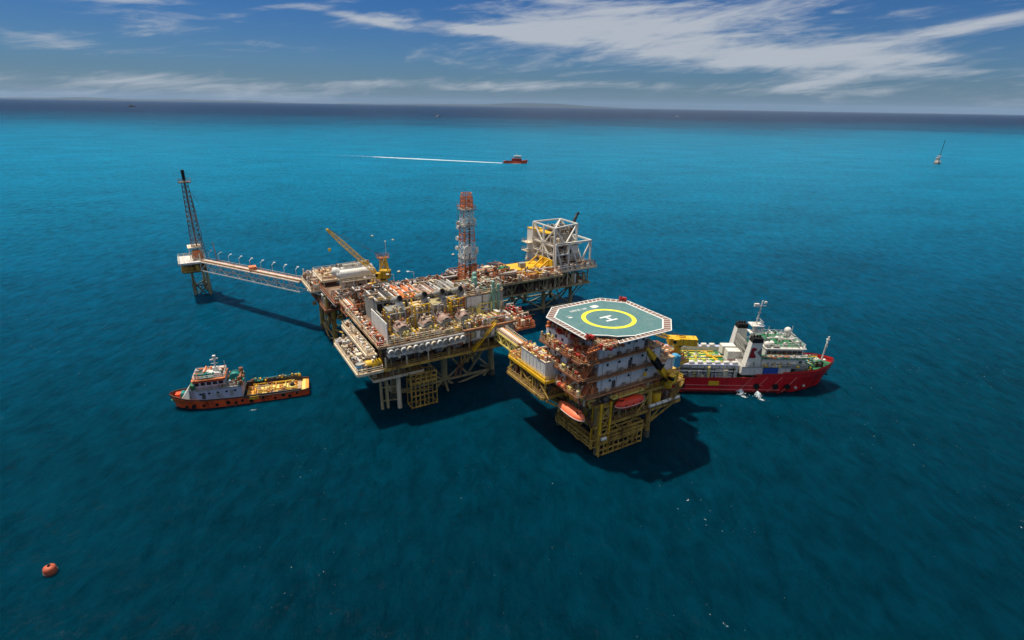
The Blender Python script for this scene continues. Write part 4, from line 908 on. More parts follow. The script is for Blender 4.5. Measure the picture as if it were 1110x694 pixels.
a0, a1, am, b0, b1, bm, zb, zm, zt = 38.8, 55.4, 52.0, 77.8, 93, 81.5, 18.4, 26.8, 34
# tall box a0..am x bm-3..b1
X = [(a0, b0), (am, b0), (am, b1), (a0, b1)]
for (x, y) in ((a0, b0), (a0, b1), (am, b1), (am, b0+3.8), (a0, (b0+b1)/2)): tr((x, y, zb), (x, y, zt), .65)
tr((a0, b0, zb), (a0, b0, zt), .6) if False else None
for z in (zm-3.6, zm, zt):
    tr((a0, b0, z), (a0, b1, z)); tr((a0, b1, z), (am, b1, z)); tr((am, b1, z), (am, b0+3.8, z))
    tr((am, b0+3.8, z), (a0, b0+ (0 if z < zt else 0), z))
tr((a0, b1, zt), (a0, (b0+b1)/2, zm)); tr((a0, b0, zt), (a0, (b0+b1)/2, zm)); tr((a0, (b0+b1)/2, zm), (a0, b1-.4, zb)); tr((a0, (b0+b1)/2, zm), (a0, b0+.3, zb), .6)
tr((a0, b0, zt), ((a0+am)/2, b0+2, zm)); tr((am, b0+3.8, zt), ((a0+am)/2, b0+2, zm)); tr((am, b1, zt), (am, b0+3.8, zm)); tr((a0, b1, zt), ((a0+am)/2, b1, zm)); tr((am, b1, zt), ((a0+am)/2, b1, zm))
tr((a0, b0, zt), (am, b1, zt)); 
# lower front box
for (x, y) in ((a1, b0-1.2), (a1, b1-5), (a0+6, b0-1.2), (a0, b0-1.2)): tr((x, y, zb), (x, y, zm+1.2), .6)
for p, q in (((a0, b0-1.2), (a1, b0-1.2)), ((a1, b0-1.2), (a1, b1-5)), ((a1, b1-5), (am, b1-5))): tr((*p, zm+1.2), (*q, zm+1.2), .65)
tr((a1, b0-1.2, zm+1.2), (a0+11, b0-1.2, zb)); tr((a0+6, b0-1.2, zm+1.2), (a0+11, b0-1.2, zb)); tr((a0, b0-1.2, zm+1.2), (a0+3, b0-1.2, zb)); tr((a1, b0-1.2, zm+1.2), (a1, b0+4, zb)); tr((a0, b0-1.2, zm-3), (a0+6, b0-1.2, zm-3))
tr((a1, b1-5, zm+1.2), (a1, b0+4, zb))
B('equipment_house', V, WHITE, (40.8, 94.8, 24.6), (4.4, 4.6, 12.4)); B('yellow_roof', V, YEL, (40.8, 94.8, 30.95), (4.6, 4.8, .25)); B('equipment_house', V, CREAM, (44.6, 86.5, 22.6), (8, 8, 8)); B('equipment_house', V, GREY, (47, 86, 28.8), (6.5, 8, 3.2))
B('equipment_house', V, WHITE2, (48.0, 80, 23.6), (5.6, 3, 5.6)); B('louvre', V, BLACK, (46.6, 78.42, 24.2), (1.6, .12, 1.6)); B('yellow_deck', V, YEL, (40.9, 88, 30.7), (3.8, 8, .25))
for z in (20.5, 23.2, 27): B('floor', V, CREAM, (45.5, 85, z), (13, 14, .2)); rail(V, [(a0-.4, b1), (a0-.4, b0+.4), (a0+6, b0+.4)], z, WHITE2)
clutter(V, 39.4, 51.4, 79, 84, 18.4, 80, [GREY, WHITE2, PINK, CREAM, RUST], 2.5, seed=130); clutter(V, 43, 51, 82, 90, 30.4, 60, [GREY, DGREY, BROWN, CREAM], 2.6, seed=131); clutter(V, 39.3, 43.5, 79, 90, 27.1, 36, [GREY, WHITE2, CREAM, BROWN], 2.6, seed=132)
clutter(V, 39.2, 52, 78.2, 82, 20.6, 50, [GREY, WHITE2, PINK, CREAM, RUST], 2.2, seed=133); clutter(V, 39.2, 46, 78.2, 81, 23.3, 40, [GREY, WHITE2, PINK, CREAM, RUST], 2.2, seed=134)
for z in (22, 25.5): B('side_balcony', V, CREAM, (37.3, 95.2, z), (2.6, 4.4, .2)); rail(V, [(36.1, 93), (36.1, 97.4), (38.6, 97.4)], z+.1, GREY)
t = LT('vent_stack', 'dark bent vent pipe rising behind the white truss frame', 'vent pipe', 57, 88, 18.4)
C('pipe', t, DGREY, (55.6, 88.4, 18.4), (55.6, 88.4, 33.8), .55); C('elbow', t, DGREY, (55.6, 88.4, 33.6), (56.9, 88.4, 36.2), .6); C('mouth', t, BLACK, (56.9, 88.4, 36.2), (57.8, 88.4, 36.8), .5)
t = LT('white_tank', 'white upright tank under the truss frame on the lower deck', 'tank', 47, 75, 12); C('shell', t, WHITE2, (47, 75.3, 12.2), (47, 75.3, 15.6), .9, True); S('dome', t, WHITE2, (47, 75.3, 15.6), .9, .5); C('nozzle', t, GREY, (47, 75.3, 15.9), (47, 75.3, 16.6), .2)

# ================================================================== LEFT PLATFORM with crane and white tanks
P = LT('offshore_platform', 'back left platform with tan decks, white tanks and the raised yellow crane', 'oil platform', -38, 92, 0)
jacket(P, [(-44, 86), (-44, 104), (-32, 104), (-32, 86)], 15, .8, zb=3, m=DYEL)
deck(P, -47, -30, 82, 107, 14.6, BROWN, RUST, rl=RUST); deck(P, -49, -40, 92, 108, 18.6, TAN, CREAM, rl=CREAM); deck(P, -46, -26, 72, 92, 20, BROWN, RUST, rl=RUST)
deck(P, -45.5, -38, 90, 104, 22.2, TAN, CREAM, rl=CREAM)
for a in (-46.5, -38, -30.5):
    for b in (82.6, 94, 106): BM('post', P, DYEL, (a, b, 14.6), (a, b, 19.6), .4)
for a in (-48.4, -46.4): BM('brace', P, RUST, (a, 97, 18), (a+4, 94, 11), .4); BM('brace', P, RUST, (a, 107, 18), (a+4, 103, 11), .4)
for (a, b) in ((-45, 90.5), (-45, 103), (-39, 90.5), (-39, 103)): BM('post', P, CREAM, (a, b, 18.6), (a, b, 22), .35)
for a in (-44, -36, -28): BM('post', P, DYEL, (a, 74, 9), (a, 74, 19.5), .45); C('brace', P, DYEL, (a, 74, 9), (a, 86, 6), .3)
clutter(P, -48.6, -40.4, 92.5, 107.5, 18.6, 170, [RUST, ORNG, CREAM, TAN, WHITE2, BROWN], 3.2, seed=140); clutter(P, -46.5, -31, 82.5, 92, 14.6, 90, [DGREY, RUST, OLIVE, WHITE2], 4, seed=141)
clutter(P, -45.5, -27, 72.5, 79.5, 20, 190, [RUST, ORNG, CREAM, TAN, WHITE2, GREY, DGREY], 2.6, seed=142); clutter(P, -45, -38.5, 91, 103.5, 22.2, 34, [TAN, CREAM, RUST], 1.0, seed=143)
clutter(P, -46.5, -31, 82.5, 106, 9.5, 70, [DGREY, RUST, OLIVE, DYEL], 4, seed=144)
C('pipe', P, WHITE, (-49.2, 97, 17.4), (-46.2, 92.5, 17), .5); C('pipe', P, WHITE, (-46.2, 92.5, 17), (-43, 83, 18.6), .4); C('pipe', P, WHITE2, (-46, 72, 19.2), (-46, 91, 19.2), .35)
t = LT('tank_house', 'white framed house under the two horizontal white tanks', 'equipment house', -36.5, 84, 20)
B('body', t, CREAM, (-35.8, 84.2, 22), (9.4, 7.6, 3.6)); B('roof', t, CREAM, (-36, 84, 24), (11.6, 9.4, .3)); rail(t, [(-41.8, 88.6), (-41.8, 79.4), (-30.2, 79.4)], 24.15, CREAM)
for a in (-41.4, -38, -34, -30.6): BM('post', t, WHITE2, (a, 79.6, 20), (a, 79.6, 23.9), .35)
B('door', t, DGREY, (-37.5, 80.33, 21.1), (1.1, .1, 2.1)); windows(t, (-36.5, 80.35), (-31.5, 80.35), 22.2, 3, (.7, .6))
clutter(t, -41, -31, 79.7, 80.3, 20.2, 18, [CREAM, WHITE2, RUST, DGREY], 3., seed=146)
for k, (b, lab) in enumerate(((81.6, 'nearer of the two long white horizontal tanks beside the yellow crane'), (86.0, 'farther of the two long white horizontal tanks, topped by rails'))):
    t = LT('horizontal_tank', lab, 'tank', -36.5, b, 24.2, 'white tanks on the back left platform')
    x0, x1 = (-41.2, -31.4) if k == 0 else (-41.8, -30.8)
    C('shell', t, WHITE, (x0, b, 25.9), (x1, b, 25.9), 1.5, True); S('end_cap', t, WHITE, (x0, b, 25.9), 1.48); S('end_cap', t, WHITE, (x1, b, 25.9), 1.48)
    for x in (x0+1.5, x1-1.5): B('saddle', t, GREY, (x, b, 24.7), (.6, 2.4, 1.1))
    if k: clutter(t, x0, x1, b-.8, b+.8, 27.3, 24, [CREAM, RUST, GREY, WHITE2], 1.1, seed=147)
crane('pedestal_crane', 'yellow crane on the back left platform with its long boom raised to the left', (-29.6, 75.6), 20, 24.6, (-43.6, 83.6, 40.2), 1.0, YEL, YEL, 1.2, None, (3.2, 2.6, 2.4), True)
t = LT('yellow_cabinet', 'small yellow machinery cabinet left of the crane pedestal on the back left platform', 'cabinet', -33, 75, 20); B('body', t, YEL, (-33.4, 74.6, 22.4), (2.4, 2, 3)); B('base', t, DYEL, (-33.4, 74.6, 20.5), (2.6, 2.2, .9)); C('pipe', t, YEL, (-33.4, 74.6, 23.9), (-33.4, 74.6, 25), .3)
t = LT('yellow_tower', 'yellow lattice post with a small work platform behind the raised crane', 'mast', -27.6, 80, 20)
mb = MB(); truss_panel(mb, (-28.4, 80, 20), (-28.4, 80, 30), (-26.8, 80, 20), (-26.8, 80, 30), 5, .22); truss_panel(mb, (-28.4, 81.6, 20), (-28.4, 81.6, 30), (-26.8, 81.6, 20), (-26.8, 81.6, 30), 5, .22)
for x in (-28.4, -26.8):
    for y in (80, 81.6): mb.beam((x, y, 20), (x, y, 30), .28)
mb.build('lattice', YEL, t); B('work_platform', t, RUST, (-27.6, 80.8, 30.1), (3.6, 3, .2)); rail(t, [(-29.4, 79.3), (-25.8, 79.3), (-25.8, 82.3), (-29.4, 82.3)], 30.2, RUST, closed=True); BM('aerial', t, WHITE2, (-26, 82, 30.2), (-26, 82, 35), .1); S('lamp', t, WHITE, (-26, 82, 35), .3)
footbridge('pipe laden footbridge between the back left platform and the central platform', (-43.2, 73, 20.2), (-43.2, 63.8, 20.2), 3.2, 2.0, RUST, CREAM, TAN, 5)
clutter(M, -36, -10, 64.5, 73, 17.5, 60, [DGREY, RUST, BROWN], 3, seed=82) if False else None

# ================================================================== FLARE PLATFORM and long bridge
Fp = LT('flare_platform', 'small tripod platform at the far left end of the long white bridge', 'oil platform', -80, 168, 0)
for (a, b) in ((-82.3, 169.2), (-76.8, 166.6), (-78, 175)):
    C('leg', Fp, OLIVE, (a*1.0-.0, b, -4), (a, b-1.0, 14), .55); C('splash_sleeve', Fp, CONC, (a, b, -4), (a, b, 5.5), .75)
L3 = [(-82.3, 169.2), (-76.8, 166.6), (-78, 175)]
for i in range(3):
    p, q = L3[i], L3[(i+1) % 3]
    C('brace', Fp, CONC, (*p, 4), (*q, 4), .25); C('brace', Fp, CONC, (*p, 5), (*q, -2), .22); C('brace', Fp, CONC, (*p, -2), (*q, 5), .22)
deck(Fp, -86, -76.5, 160, 173, 16, WHITE2, WHITE2, joist=False, rl=CREAM); deck(Fp, -85.4, -77, 160.6, 172, 12.6, BROWN, DYEL, rl=YEL)
for a in (-85.2, -77.2):
    for b in (161, 166, 171.6): BM('post', Fp, DYEL, (a, b, 12.6), (a, b, 15.6), .3)
clutter(Fp, -85, -77.5, 161, 171.5, 12.6, 70, [YEL, RUST, OLIVE, CREAM, ORNG], 2.6, seed=150); clutter(Fp, -81, -76.8, 163, 172, 16, 40, [RUST, ORNG, CREAM, WHITE2], 2.8, seed=151)
for x, y in ((-81.6, 164.4), (-77.6, 164.4), (-81.6, 170), (-77.6, 170)): BM('post', Fp, CREAM, (x, y, 16), (x, y, 21), .3)
B('upper_platform', Fp, CREAM, (-79.6, 167.2, 21), (5, 6.6, .25)); B('cabinet', Fp, ORNG, (-79, 164.4, 18), (2.6, 2, 3.6)); 
FT = LT('flare_tower', 'tall slender soot darkened lattice flare tower on the far left platform', 'flare tower', -78.6, 166.8, 16)
SOOT = mat('sooty_steel', (124, 104, 92), .8, .5, (50, 40, 36)); SOOT2 = mat('rusty_soot_steel', (168, 124, 100), .8, .5, (80, 54, 42))
lattice(FT, (-78.6, 166.8), 16, 47, 4.2, 2.2, [CREAM, SOOT2, SOOT, SOOT, SOOT2, SOOT, SOOT, SOOT], None)
C('flare_riser', FT, SOOT2, (-78.6, 166.8, 16), (-78.6, 166.8, 48), .28); C('flare_tip', FT, BLACK, (-78.6, 166.8, 47.6), (-78.6, 166.8, 51.6), .6); B('top_platform', FT, SOOT, (-78.6, 166.8, 46.9), (4.4, 4.0, .35)); rail(FT, [(-80.8, 164.8), (-76.4, 164.8), (-76.4, 168.8), (-80.8, 168.8)], 47.1, SOOT, closed=True)
for k in range(3): C('cable_stay', FT, GREY, (-77.6, 166.8, 44-9*k), (-74.8, 166.8, 38-9*k), .06); BM('access_ladder', FT, GREY, (-75.6-.5*k, 166.8, 16+9*k), (-76.4-.5*k, 166.8, 25+9*k), .3)
br = footbridge('long white truss bridge carrying rusty pipes to the far left flare platform', (-77.2, 160.5, 16), (-48.6, 108.5, 17.4), 3.4, 3.6, WHITE, CREAM, TAN, 14)
B('rest_cabin', br, ORNG, (-62, 133, 17.9), (2.6, 3, 1.6))
clutter(br, -64, -58, 126, 132, 16.9, 8, [RUST, ORNG], .8, seed=155) if False else None
for k in range(9):
    u = (k+.2)/9; p = Vector((-77.2, 160.5, 16)).lerp(Vector((-48.6, 108.5, 17.4)), u)
    lampmast(['first', 'second', 'third', 'fourth', 'fifth', 'sixth', 'seventh', 'eighth', 'ninth'][k]+' white lamp post along the long bridge, counted from the flare tower', p.x+1.5, p.y+1.0, p.z+.3, 3.0, (.6, .8), 'lamp posts along the long bridge')
t = LT('pole', 'tall pale pole rising near the far left end of the long bridge', 'mast', -72.6, 155.5, 16.4); BM('shaft', t, PINK, (-72.6, 155.5, 16.4), (-73.0, 155.5, 24.4), .35); B('foot', t, RUST, (-72.6, 155.5, 16.6), (.9, .9, .4)) 

# ================================================================== SHIPS
def hull_loft(stations, mats, parent, name='hull', deckm=None, band_frac=None):
    """stations: (x, halfbeam_wl, halfbeam_top, ztop, keelz)"""
    mb = MB(); rows = []
    for (x, hw, ht, zt, xo) in stations:
        r_ = []
        for (f, wv) in ((1, 1.0), (.72, .8), (.4, .45), (0, 0)):
            hb = hw+(ht-hw)*wv; xx = x+xo*wv; r_.append((xx, -hb, zt*f if f else -1.5))
        pr = list(reversed([(a, -b, c) for a, b, c in r_]))
        rows.append(r_+pr)
    mb.grid([list(r) for r in rows])
    n = len(rows[0]); mb.quad([rows[0][i] for i in range(n)]); 
    return mb.build(name, mats, parent)
def deck_sheet(stations, z, m, parent, inset=.25, name='deck_plate', zfun=None):
    mb = MB(); rows = []
    for (x, hw, ht, zt, xo) in stations:
        h = max(.02, ht-inset); zz = zfun(x) if zfun else z; rows.append([(x+xo, -h, zz), (x+xo, h, zz)])
    mb.grid(rows); return mb.build(name, m, parent)

SV = WT('supply_ship', 'red hulled supply ship with white superstructure and two funnels moored right of the helideck platform', 'ship', (42, 150.6, 0))
st = [(0, 6.6, 7.4, 4.8, 0), (3, 7.2, 7.6, 4.8, 0), (10, 7.4, 7.6, 4.8, 0), (20, 7.4, 7.6, 4.9, 0), (29, 7.4, 7.6, 5.1, 0), (30.5, 7.4, 7.6, 6.2, 0), (36, 7.1, 7.6, 6.4, 0), (40.5, 5.9, 7.3, 6.6, .5), (45, 3.9, 6.2, 6.9, 1.1), (48.4, 1.9, 4.2, 7.3, 1.9), (50.2, .8, 2.2, 7.6, 2.6), (51, .05, .25, 7.7, 3.2)]
hull_loft(st, HULLR, SV); deck_sheet(st[:5], 4.3, DGREEN, SV); deck_sheet(st[4:], 6, DGREEN, SV, zfun=lambda x: 5.9+max(0, x-36)*.05)
mb = MB()
for s in (-1, 1):
    for i in range(len(st)-1):
        a, b = st[i], st[i+1]; mb.beam((a[0]+a[4], s*a[2], a[3]+.02), (b[0]+b[4], s*b[2], b[3]+.02), .3, .18)
mb.build('gunwale', RED, SV)
mb = MB()
for s_ in (-1, 1):
    for i in range(1, len(st)-2): a, b = st[i], st[i+1]; mb.quad([(a[0], s_*(a[1]+.05), -.2), (b[0], s_*(b[1]+.05), -.2), (b[0]+.1*b[4], s_*(b[1]+.1*(b[2]-b[1])+.07), .6), (a[0]+.1*a[4], s_*(a[1]+.1*(a[2]-a[1])+.07), .6)])
mb.build('boot_topping', mat('boot_topping_dark', (66, 22, 24), .7, .5, (40, 44, 34)), SV)
mb = MB()
for x0, x1, z in ((2, 31, 2.5), (2, 36, 1.2)): mb.beam((x0, -7.55, z), (x1, -7.5, z), .22)
for k in range(4): mb.beam((24+k*4.2, -7.62, .6), (27.6+k*4.2, -7.66, 5.4), .16)
mb.build('rubbing_strake', mat('faded_red', (216, 110, 104), .5, .2), SV)
for x in (41, 44): B('draught_mark', SV, WHITE, (x, -6.6+(x-41)*.45, 1.6), (.6, .5, .5), .3)
for k, x in enumerate((3, 7.5, 29, 34.5, 38)):
    mb = MB(); mb.tube((x, -7.5, 2.4), (x, -7.95, 2.4), .85, 16); mb.build('tyre_fender', BLACK, SV)
B('boarding_panel', SV, YEL, (16.5, -7.7, 3.2), (3, .16, 1.3)); 
# raised cargo rails with a row of white lockers
for s in (-1, 1):
    B('cargo_rail', SV, WHITE2, (11.5, s*6.5, 6.6), (23, 1.3, 4.2)); B('rail_walk', SV, GREY, (11.5, s*7.2, 5.7), (23, .5, .2))
    B('rail_top', SV, LAV, (11.5, s*6.5, 8.76), (23, 1.5, .14))
    for k in range(6): C('locker', SV, WHITE, (8.9+k*2.5-(2.4 if s > 0 else 0), s*6.4, 9.2), (10.4+k*2.5-(2.4 if s > 0 else 0), s*6.4, 9.2), .55)
    B('rail_slot', SV, DGREY, (12, s*7.17, 7.4), (21, .06, .5)); B('rail_slot', SV, DGREY, (12, s*7.17, 6.3), (21, .06, .3)); C('rail_pipe', SV, WHITE, (1, s*7.4, 6.9), (23, s*7.4, 6.9), .16)
    for k in range(11): B('rail_frame', SV, GREY, (.9+k*2.1, s*7.18, 6.6), (.2, .12, 3.6))
mb = MB()
B('raised_cargo_deck', SV, DGREEN, (13.4, 0, 7.2), (19, 11.5, .4))
for k in range(5): B('deck_stripe', SV, HYEL, (13.4+k*.5, -4+k*2.0, 7.42), (12-k*.6, .42, .05), .0)
for k in range(4): B('deck_stripe', SV, YELL, (11+k*.4, -3+k*2.0, 7.425), (9, .25, .05), .12)
BM('cargo_frame', SV, YEL, (4.4, 5, 7.6), (20, 5, 7.6), .3); BM('cargo_frame', SV, YEL, (20, -4.8, 7.6), (17, 5, 7.6), .3)
B('green_box', SV, DGREEN, (5.4, 1, 8.6), (2.6, 2.6, 2.4)); B('white_post_box', SV, WHITE2, (3.4, .5, 8.2), (.6, 3.6, 3)); B('white_post_box', SV, WHITE2, (7.4, .5, 8.2), (.5, 3.4, 2.8))
def shipclutter(par, x0, x1, y0, y1, z, n, pal, h, seed):
    clutter(par, x0, x1, y0, y1, z, n, pal, h, seed=seed)
shipclutter(SV, .6, 4, -5.5, 5, 4.4, 50, [WHITE2, GREY, YEL, TEAL, DGREEN, BLACK], 3, 160)
shipclutter(SV, 4, 23, -7.4, -5.9, 5, 44, [WHITE2, GREY, LAV, YELL, DGREY, CREAM], 3.2, 161)
shipclutter(SV, 9, 22, -5, 5, 7.3, 22, [YEL, DGREEN, WHITE2, OLIVE], .7, 162)
# twin white stores in front of the funnels
B('white_store', SV, WHITE, (23.4, 3.2, 9.4), (4, 2.6, 2.6)); B('white_store', SV, WHITE, (24.0, 0, 9.1), (4.2, 2.8, 2.8)); B('red_skirt', SV, RED, (24.0, -1.5, 7.6), (4.2, .2, .5)); B('store_base', SV, GREY, (24, 0, 6.6), (5, 11, 2.2))
B('house_base', SV, WHITE2, (31.2, -.0, 7.0), (14, 14.2, 2.6)); B('deckhouse', SV, WHITE, (36, 0, 9.2), (12.6, 13, 3.2)); B('wheelhouse', SV, WHITE, (36.2, .3, 12.0), (10.8, 11.5, 2.6))
B('house_deck', SV, DGREEN, (36, 0, 10.86), (13.2, 14, .14)); B('house_deck', SV, GREY, (33.6, 0, 8.34), (18.4, 14.8, .12))
rail(SV, [(30, -6.9), (42.4, -6.9), (42.4, 6.9), (30, 6.9)], 10.9, WHITE2); rail(SV, [(25, -7.2), (42.8, -7.2)], 8.4, WHITE2)
mb = MB(); mb.prism([(30.6, -5.9), (42.2, -5.9), (42.9, -3.5), (42.9, 4), (42.2, 6.4), (30.6, 6.4)], 13.3, 13.5); mb.build('wheelhouse_roof', WHITE, SV)
B('roof_deck', SV, DGREEN, (36, .3, 13.54), (9.6, 10, .08)); rail(SV, [(31, -5.4), (42, -5.4), (42, 6), (31, 6)], 13.5, WHITE2, closed=True)
for k in range(7): 
    f = B('window', SV, DGREY, (31.9+k*1.45, -5.5, 12.2), (1.28, .14, 1.15)); B('pane', SV, GLASS, (31.9+k*1.45, -5.54, 12.2), (1.12, .14, .98))
for k in range(7): B('window', SV, GLASS, (41.64, -4.4+k*1.5, 12.2), (.14, 1.2, 1.1))
for k in range(6): B('porthole', SV, GLASS, (31.6+k*1.9, -6.54, 9.3), (.42, .12, .42))
B('door', SV, DGREY, (40.8, -6.54, 9.2), (.85, .12, 1.8))
shipclutter(SV, 31, 42, -5, 6, 13.6, 34, [WHITE, WHITE2, GREY, GREEN], 1.3, 163); shipclutter(SV, 30, 42.3, -6.8, -6.0, 10.9, 16, [WHITE2, YEL, GREEN, ORNG], .8, 164)
shipclutter(SV, 30, 43, -7.1, -6.6, 8.4, 20, [WHITE2, YEL, GREEN, GREY], .8, 165)
S('radome', SV, WHITE, (39.6, 1.4, 16.4), 1.0); C('radome_post', SV, WHITE2, (39.6, 1.4, 13.5), (39.6, 1.4, 15.6), .2)
for x, y, r in ((33, -3.6, .75), (36.4, .6, .6), (40.6, -3.2, .7), (31.4, -4.4, .9), (37, -3.6, .4)): S('satellite_dome', SV, WHITE, (x, y, 14.3), r); C('dome_post', SV, WHITE2, (x, y, 13.5), (x, y, 14), .2)
for x, y, h in ((32.4, 2.6, 4.2), (35, 3.6, 3.2), (36.5, -1, 2.8), (42, 3.5, 3.6), (34, -2, 2.4)): BM('whip_antenna', SV, WHITE2, (x, y, 13.5), (x, y, 13.5+h), .1)
def funnel(y, lab, emblem):
    mb = MB(); w_ = 1.4
    P_ = [(24.9, y-w_, 7), (29.4, y-w_, 7), (29.4, y+w_, 7), (24.9, y+w_, 7), (26.0, y-w_*.85, 15.6), (29.0, y-w_*.85, 15.6), (29.0, y+w_*.85, 15.6), (26.0, y+w_*.85, 15.6)]
    mb.hexa(P_); f = mb.build('funnel', WHITE, SV, label=lab)
    mb = MB(); mb.hexa([(26.0, y-1.25, 15.6), (29.05, y-1.25, 15.6), (29.05, y+1.25, 15.6), (26.0, y+1.25, 15.6), (26.2, y-1.15, 16.9), (29, y-1.15, 16.9), (29, y+1.15, 16.9), (26.2, y+1.15, 16.9)]); mb.build('funnel_cap', BLACK, f)
    for k in range(3): C('exhaust', f, BLACK, (26.8+k*.8, y, 16.9), (26.7+k*.8, y, 17.6), .25)
    if emblem:
        def sk(u, v):  # point on the sloping outer face
            q = (v-7)/8.6; return (24.9+1.1*q+(4.5-1.5*q)*u, y-w_*(1-.15*q)-.03, v)
        mb = MB(); R_ = [(.06, 11.0), (.52, 11.0), (.60, 11.5), (.42, 12.3), (.34, 13.0), (.52, 13.3), (.58, 13.8), (.30, 14.2), (.10, 14.0)]
        mb.quad([sk(*p) for p in R_]); mb.build('emblem_red', mat('emblem_red_paint', (150, 24, 30), .5, .05), f)
        mb = MB(); mb.quad([sk(*p) for p in ((.98, 11.2), (.98, 14.2), (.62, 12.7))]); mb.build('emblem_grey', mat('emblem_grey_paint', (116, 104, 104), .5, .05), f)
        mb = MB(); mb.quad([sk(*p) for p in ((.5, 8.6), (.6, 8.6), (.56, 9.9), (.46, 9.7))]); mb.build('emblem_green', DGREEN, f)
funnel(-5.6, 'near funnel with a dark red and grey emblem', True); funnel(5.6, 'far plain white funnel', False)
mb = MB(); mb.beam((26.2, -4.4, 14), (26.2, 4.4, 14), .3); truss_panel(mb, (25.6, -4.4, 8), (25.6, -4.4, 14), (25.6, 4.4, 8), (25.6, 4.4, 14), 3, .16); mb.build('funnel_bracing', GREY, SV)
MA = C('mast', SV, WHITE, (28.4, 0, 8), (29.2, 0, 19), .6); 
B('mast_platform', SV, WHITE, (29.2, 0, 16.4), (3.6, 2.8, .25)); B('mast_platform', SV, WHITE, (29.2, 0, 18.6), (3.4, 3.6, .3)); rail(SV, [(27.6, -1.3), (30.8, -1.3), (30.8, 1.3)], 18.7, WHITE2)
C('mast', SV, WHITE2, (29.2, 0, 18.6), (30.0, 0, 26), .2); B('radar_scanner', SV, WHITE, (30.6, -.4, 17.2), (2.6, .3, .4), .3); B('radar_scanner', SV, LBLUE, (31.2, 0, 18.2), (1, 1.8, .7))
for z, l in ((20.5, 1.2), (22.3, 1.0), (24.4, 3.4)): BM('mast_arm', SV, WHITE2, (29.6-l/2, 0, z), (29.6+l/2, 0, z), .16)
B('mast_lamp', SV, WHITE2, (28.4, 0, 24.6), (1.3, .7, .9)); B('mast_lamp', SV, WHITE2, (30.9, 0, 25.4), (.6, .6, .6))
B('blue_container', SV, BLUE, (32.4, -6.6, 7.0), (4.2, 1.8, 2.2)); B('red_cradle', SV, RED, (31.4, -7.1, 5.7), (6, .5, .7))
C('rescue_pod', SV, WHITE, (38.2, -6.5, 9.0), (39.4, -6.5, 9.6), .6); B('grey_winch_house', SV, GREY, (41.6, -4.8, 7.2), (3, 2.2, 2.2)); B('green_shelter', SV, DGREEN, (41.6, -4.4, 9.0), (3.2, 2.6, .2))
shipclutter(SV, 42.5, 46, -4.6, 4.6, 6.3, 120, [DGREEN, YEL, WHITE2, BLACK, DGREY, GREEN, TEAL], 1.6, 266); shipclutter(SV, 46, 50.2, -2.6, 2.6, 6.5, 80, [DGREEN, YEL, WHITE2, BLACK, DGREY, GREEN, TEAL], 1.6, 166)
C('anchor_winch', SV, DGREY, (45, -1.8, 7.3), (45, 1.8, 7.3), .8); C('anchor_winch', SV, WHITE, (49.5, -.8, 7.6), (49.5, .8, 7.6), .5); S('bollard', SV, WHITE, (50.8, -1.2, 8.1), .45)
C('foremast', SV, WHITE2, (50.6, 0, 6.8), (51.4, 0, 15.2), .22); B('foremast_light', SV, WHITE, (51.3, 0, 14.2), (.7, .7, .5)); B('foremast_light', SV, WHITE2, (51.2, 0, 12.2), (.5, .5, .5)); BM('foremast_yard', SV, WHITE2, (50.8, -.9, 13.4), (51.4, .9, 13.4), .12)
mb = MB(); mb.tube((51.2, -1.3, 5.4), (52.2, -1.6, 5.0), .3, 8); mb.beam((51.8, -1.5, 5.4), (52, -1.8, 3.6), .22); mb.beam((51.4, -1.9, 3.7), (52.6, -1.7, 3.7), .25); mb.build('anchor', BLACK, SV)
mb = MB()
for s in (-1, 1):
    for i in range(6, len(st)-1): a, b = st[i], st[i+1]; mb.quad([(a[0]+a[4], s*(a[2]-.02), a[3]), (b[0]+b[4], s*(b[2]-.02), b[3]), (b[0]+b[4]+.05, s*(b[2]-.02), b[3]+.55), (a[0]+a[4]+.05, s*(a[2]-.02), a[3]+.55)])
mb.build('bulwark', HULLR, SV)
for (x, y, dx) in ((66.6, 142.2, 0), (71.0, 140.6, .6)):
    foam_patch('foam', 'white splash of discharge water beside the red ship', x+.6, y-1.2, 4.2, 2.3, R(-25), foam_mat('splash_foam%d' % int(x), .80, .9), .036)
    t = WT('water_jet', ('left' if dx == 0 else 'right')+' jet of discharge water falling from the side of the red ship', 'water', (x, y, 0))
    mb = MB(); rs = random.Random(int(x*10))
    for i in range(170):
        u = rs.random()**.6; th = rs.uniform(0, 6.28); sp_ = u*1.5*abs(rs.gauss(0, .55)); zc = 1.3*(1-u*u)+.05+rs.random()*.25*u
        mb.sphere((sp_*math.cos(th), 1.6*(1-u)+sp_*math.sin(th)*.8-.3, zc), rs.uniform(.05, .17), 6, 4)
    wm = mat('white_water', (226, 236, 238), .5, 0, (226, 236, 238)); mb.build('spray', wm, t, kind='stuff'); mb = MB(); mb.tube((0, 1.5, 1.35), (0, 2.0, 1.4), .2, 8); mb.build('outlet', DGREY, t)

# ---- orange tug
ta = math.atan2(11.1, 32.0)
TG = WT('tug', 'orange and rust hulled offshore tug with yellow cargo deck, left of the platforms', 'ship', (-89.8-2.2*math.sin(ta), 128.5+2.2*math.cos(ta), 0), ta)
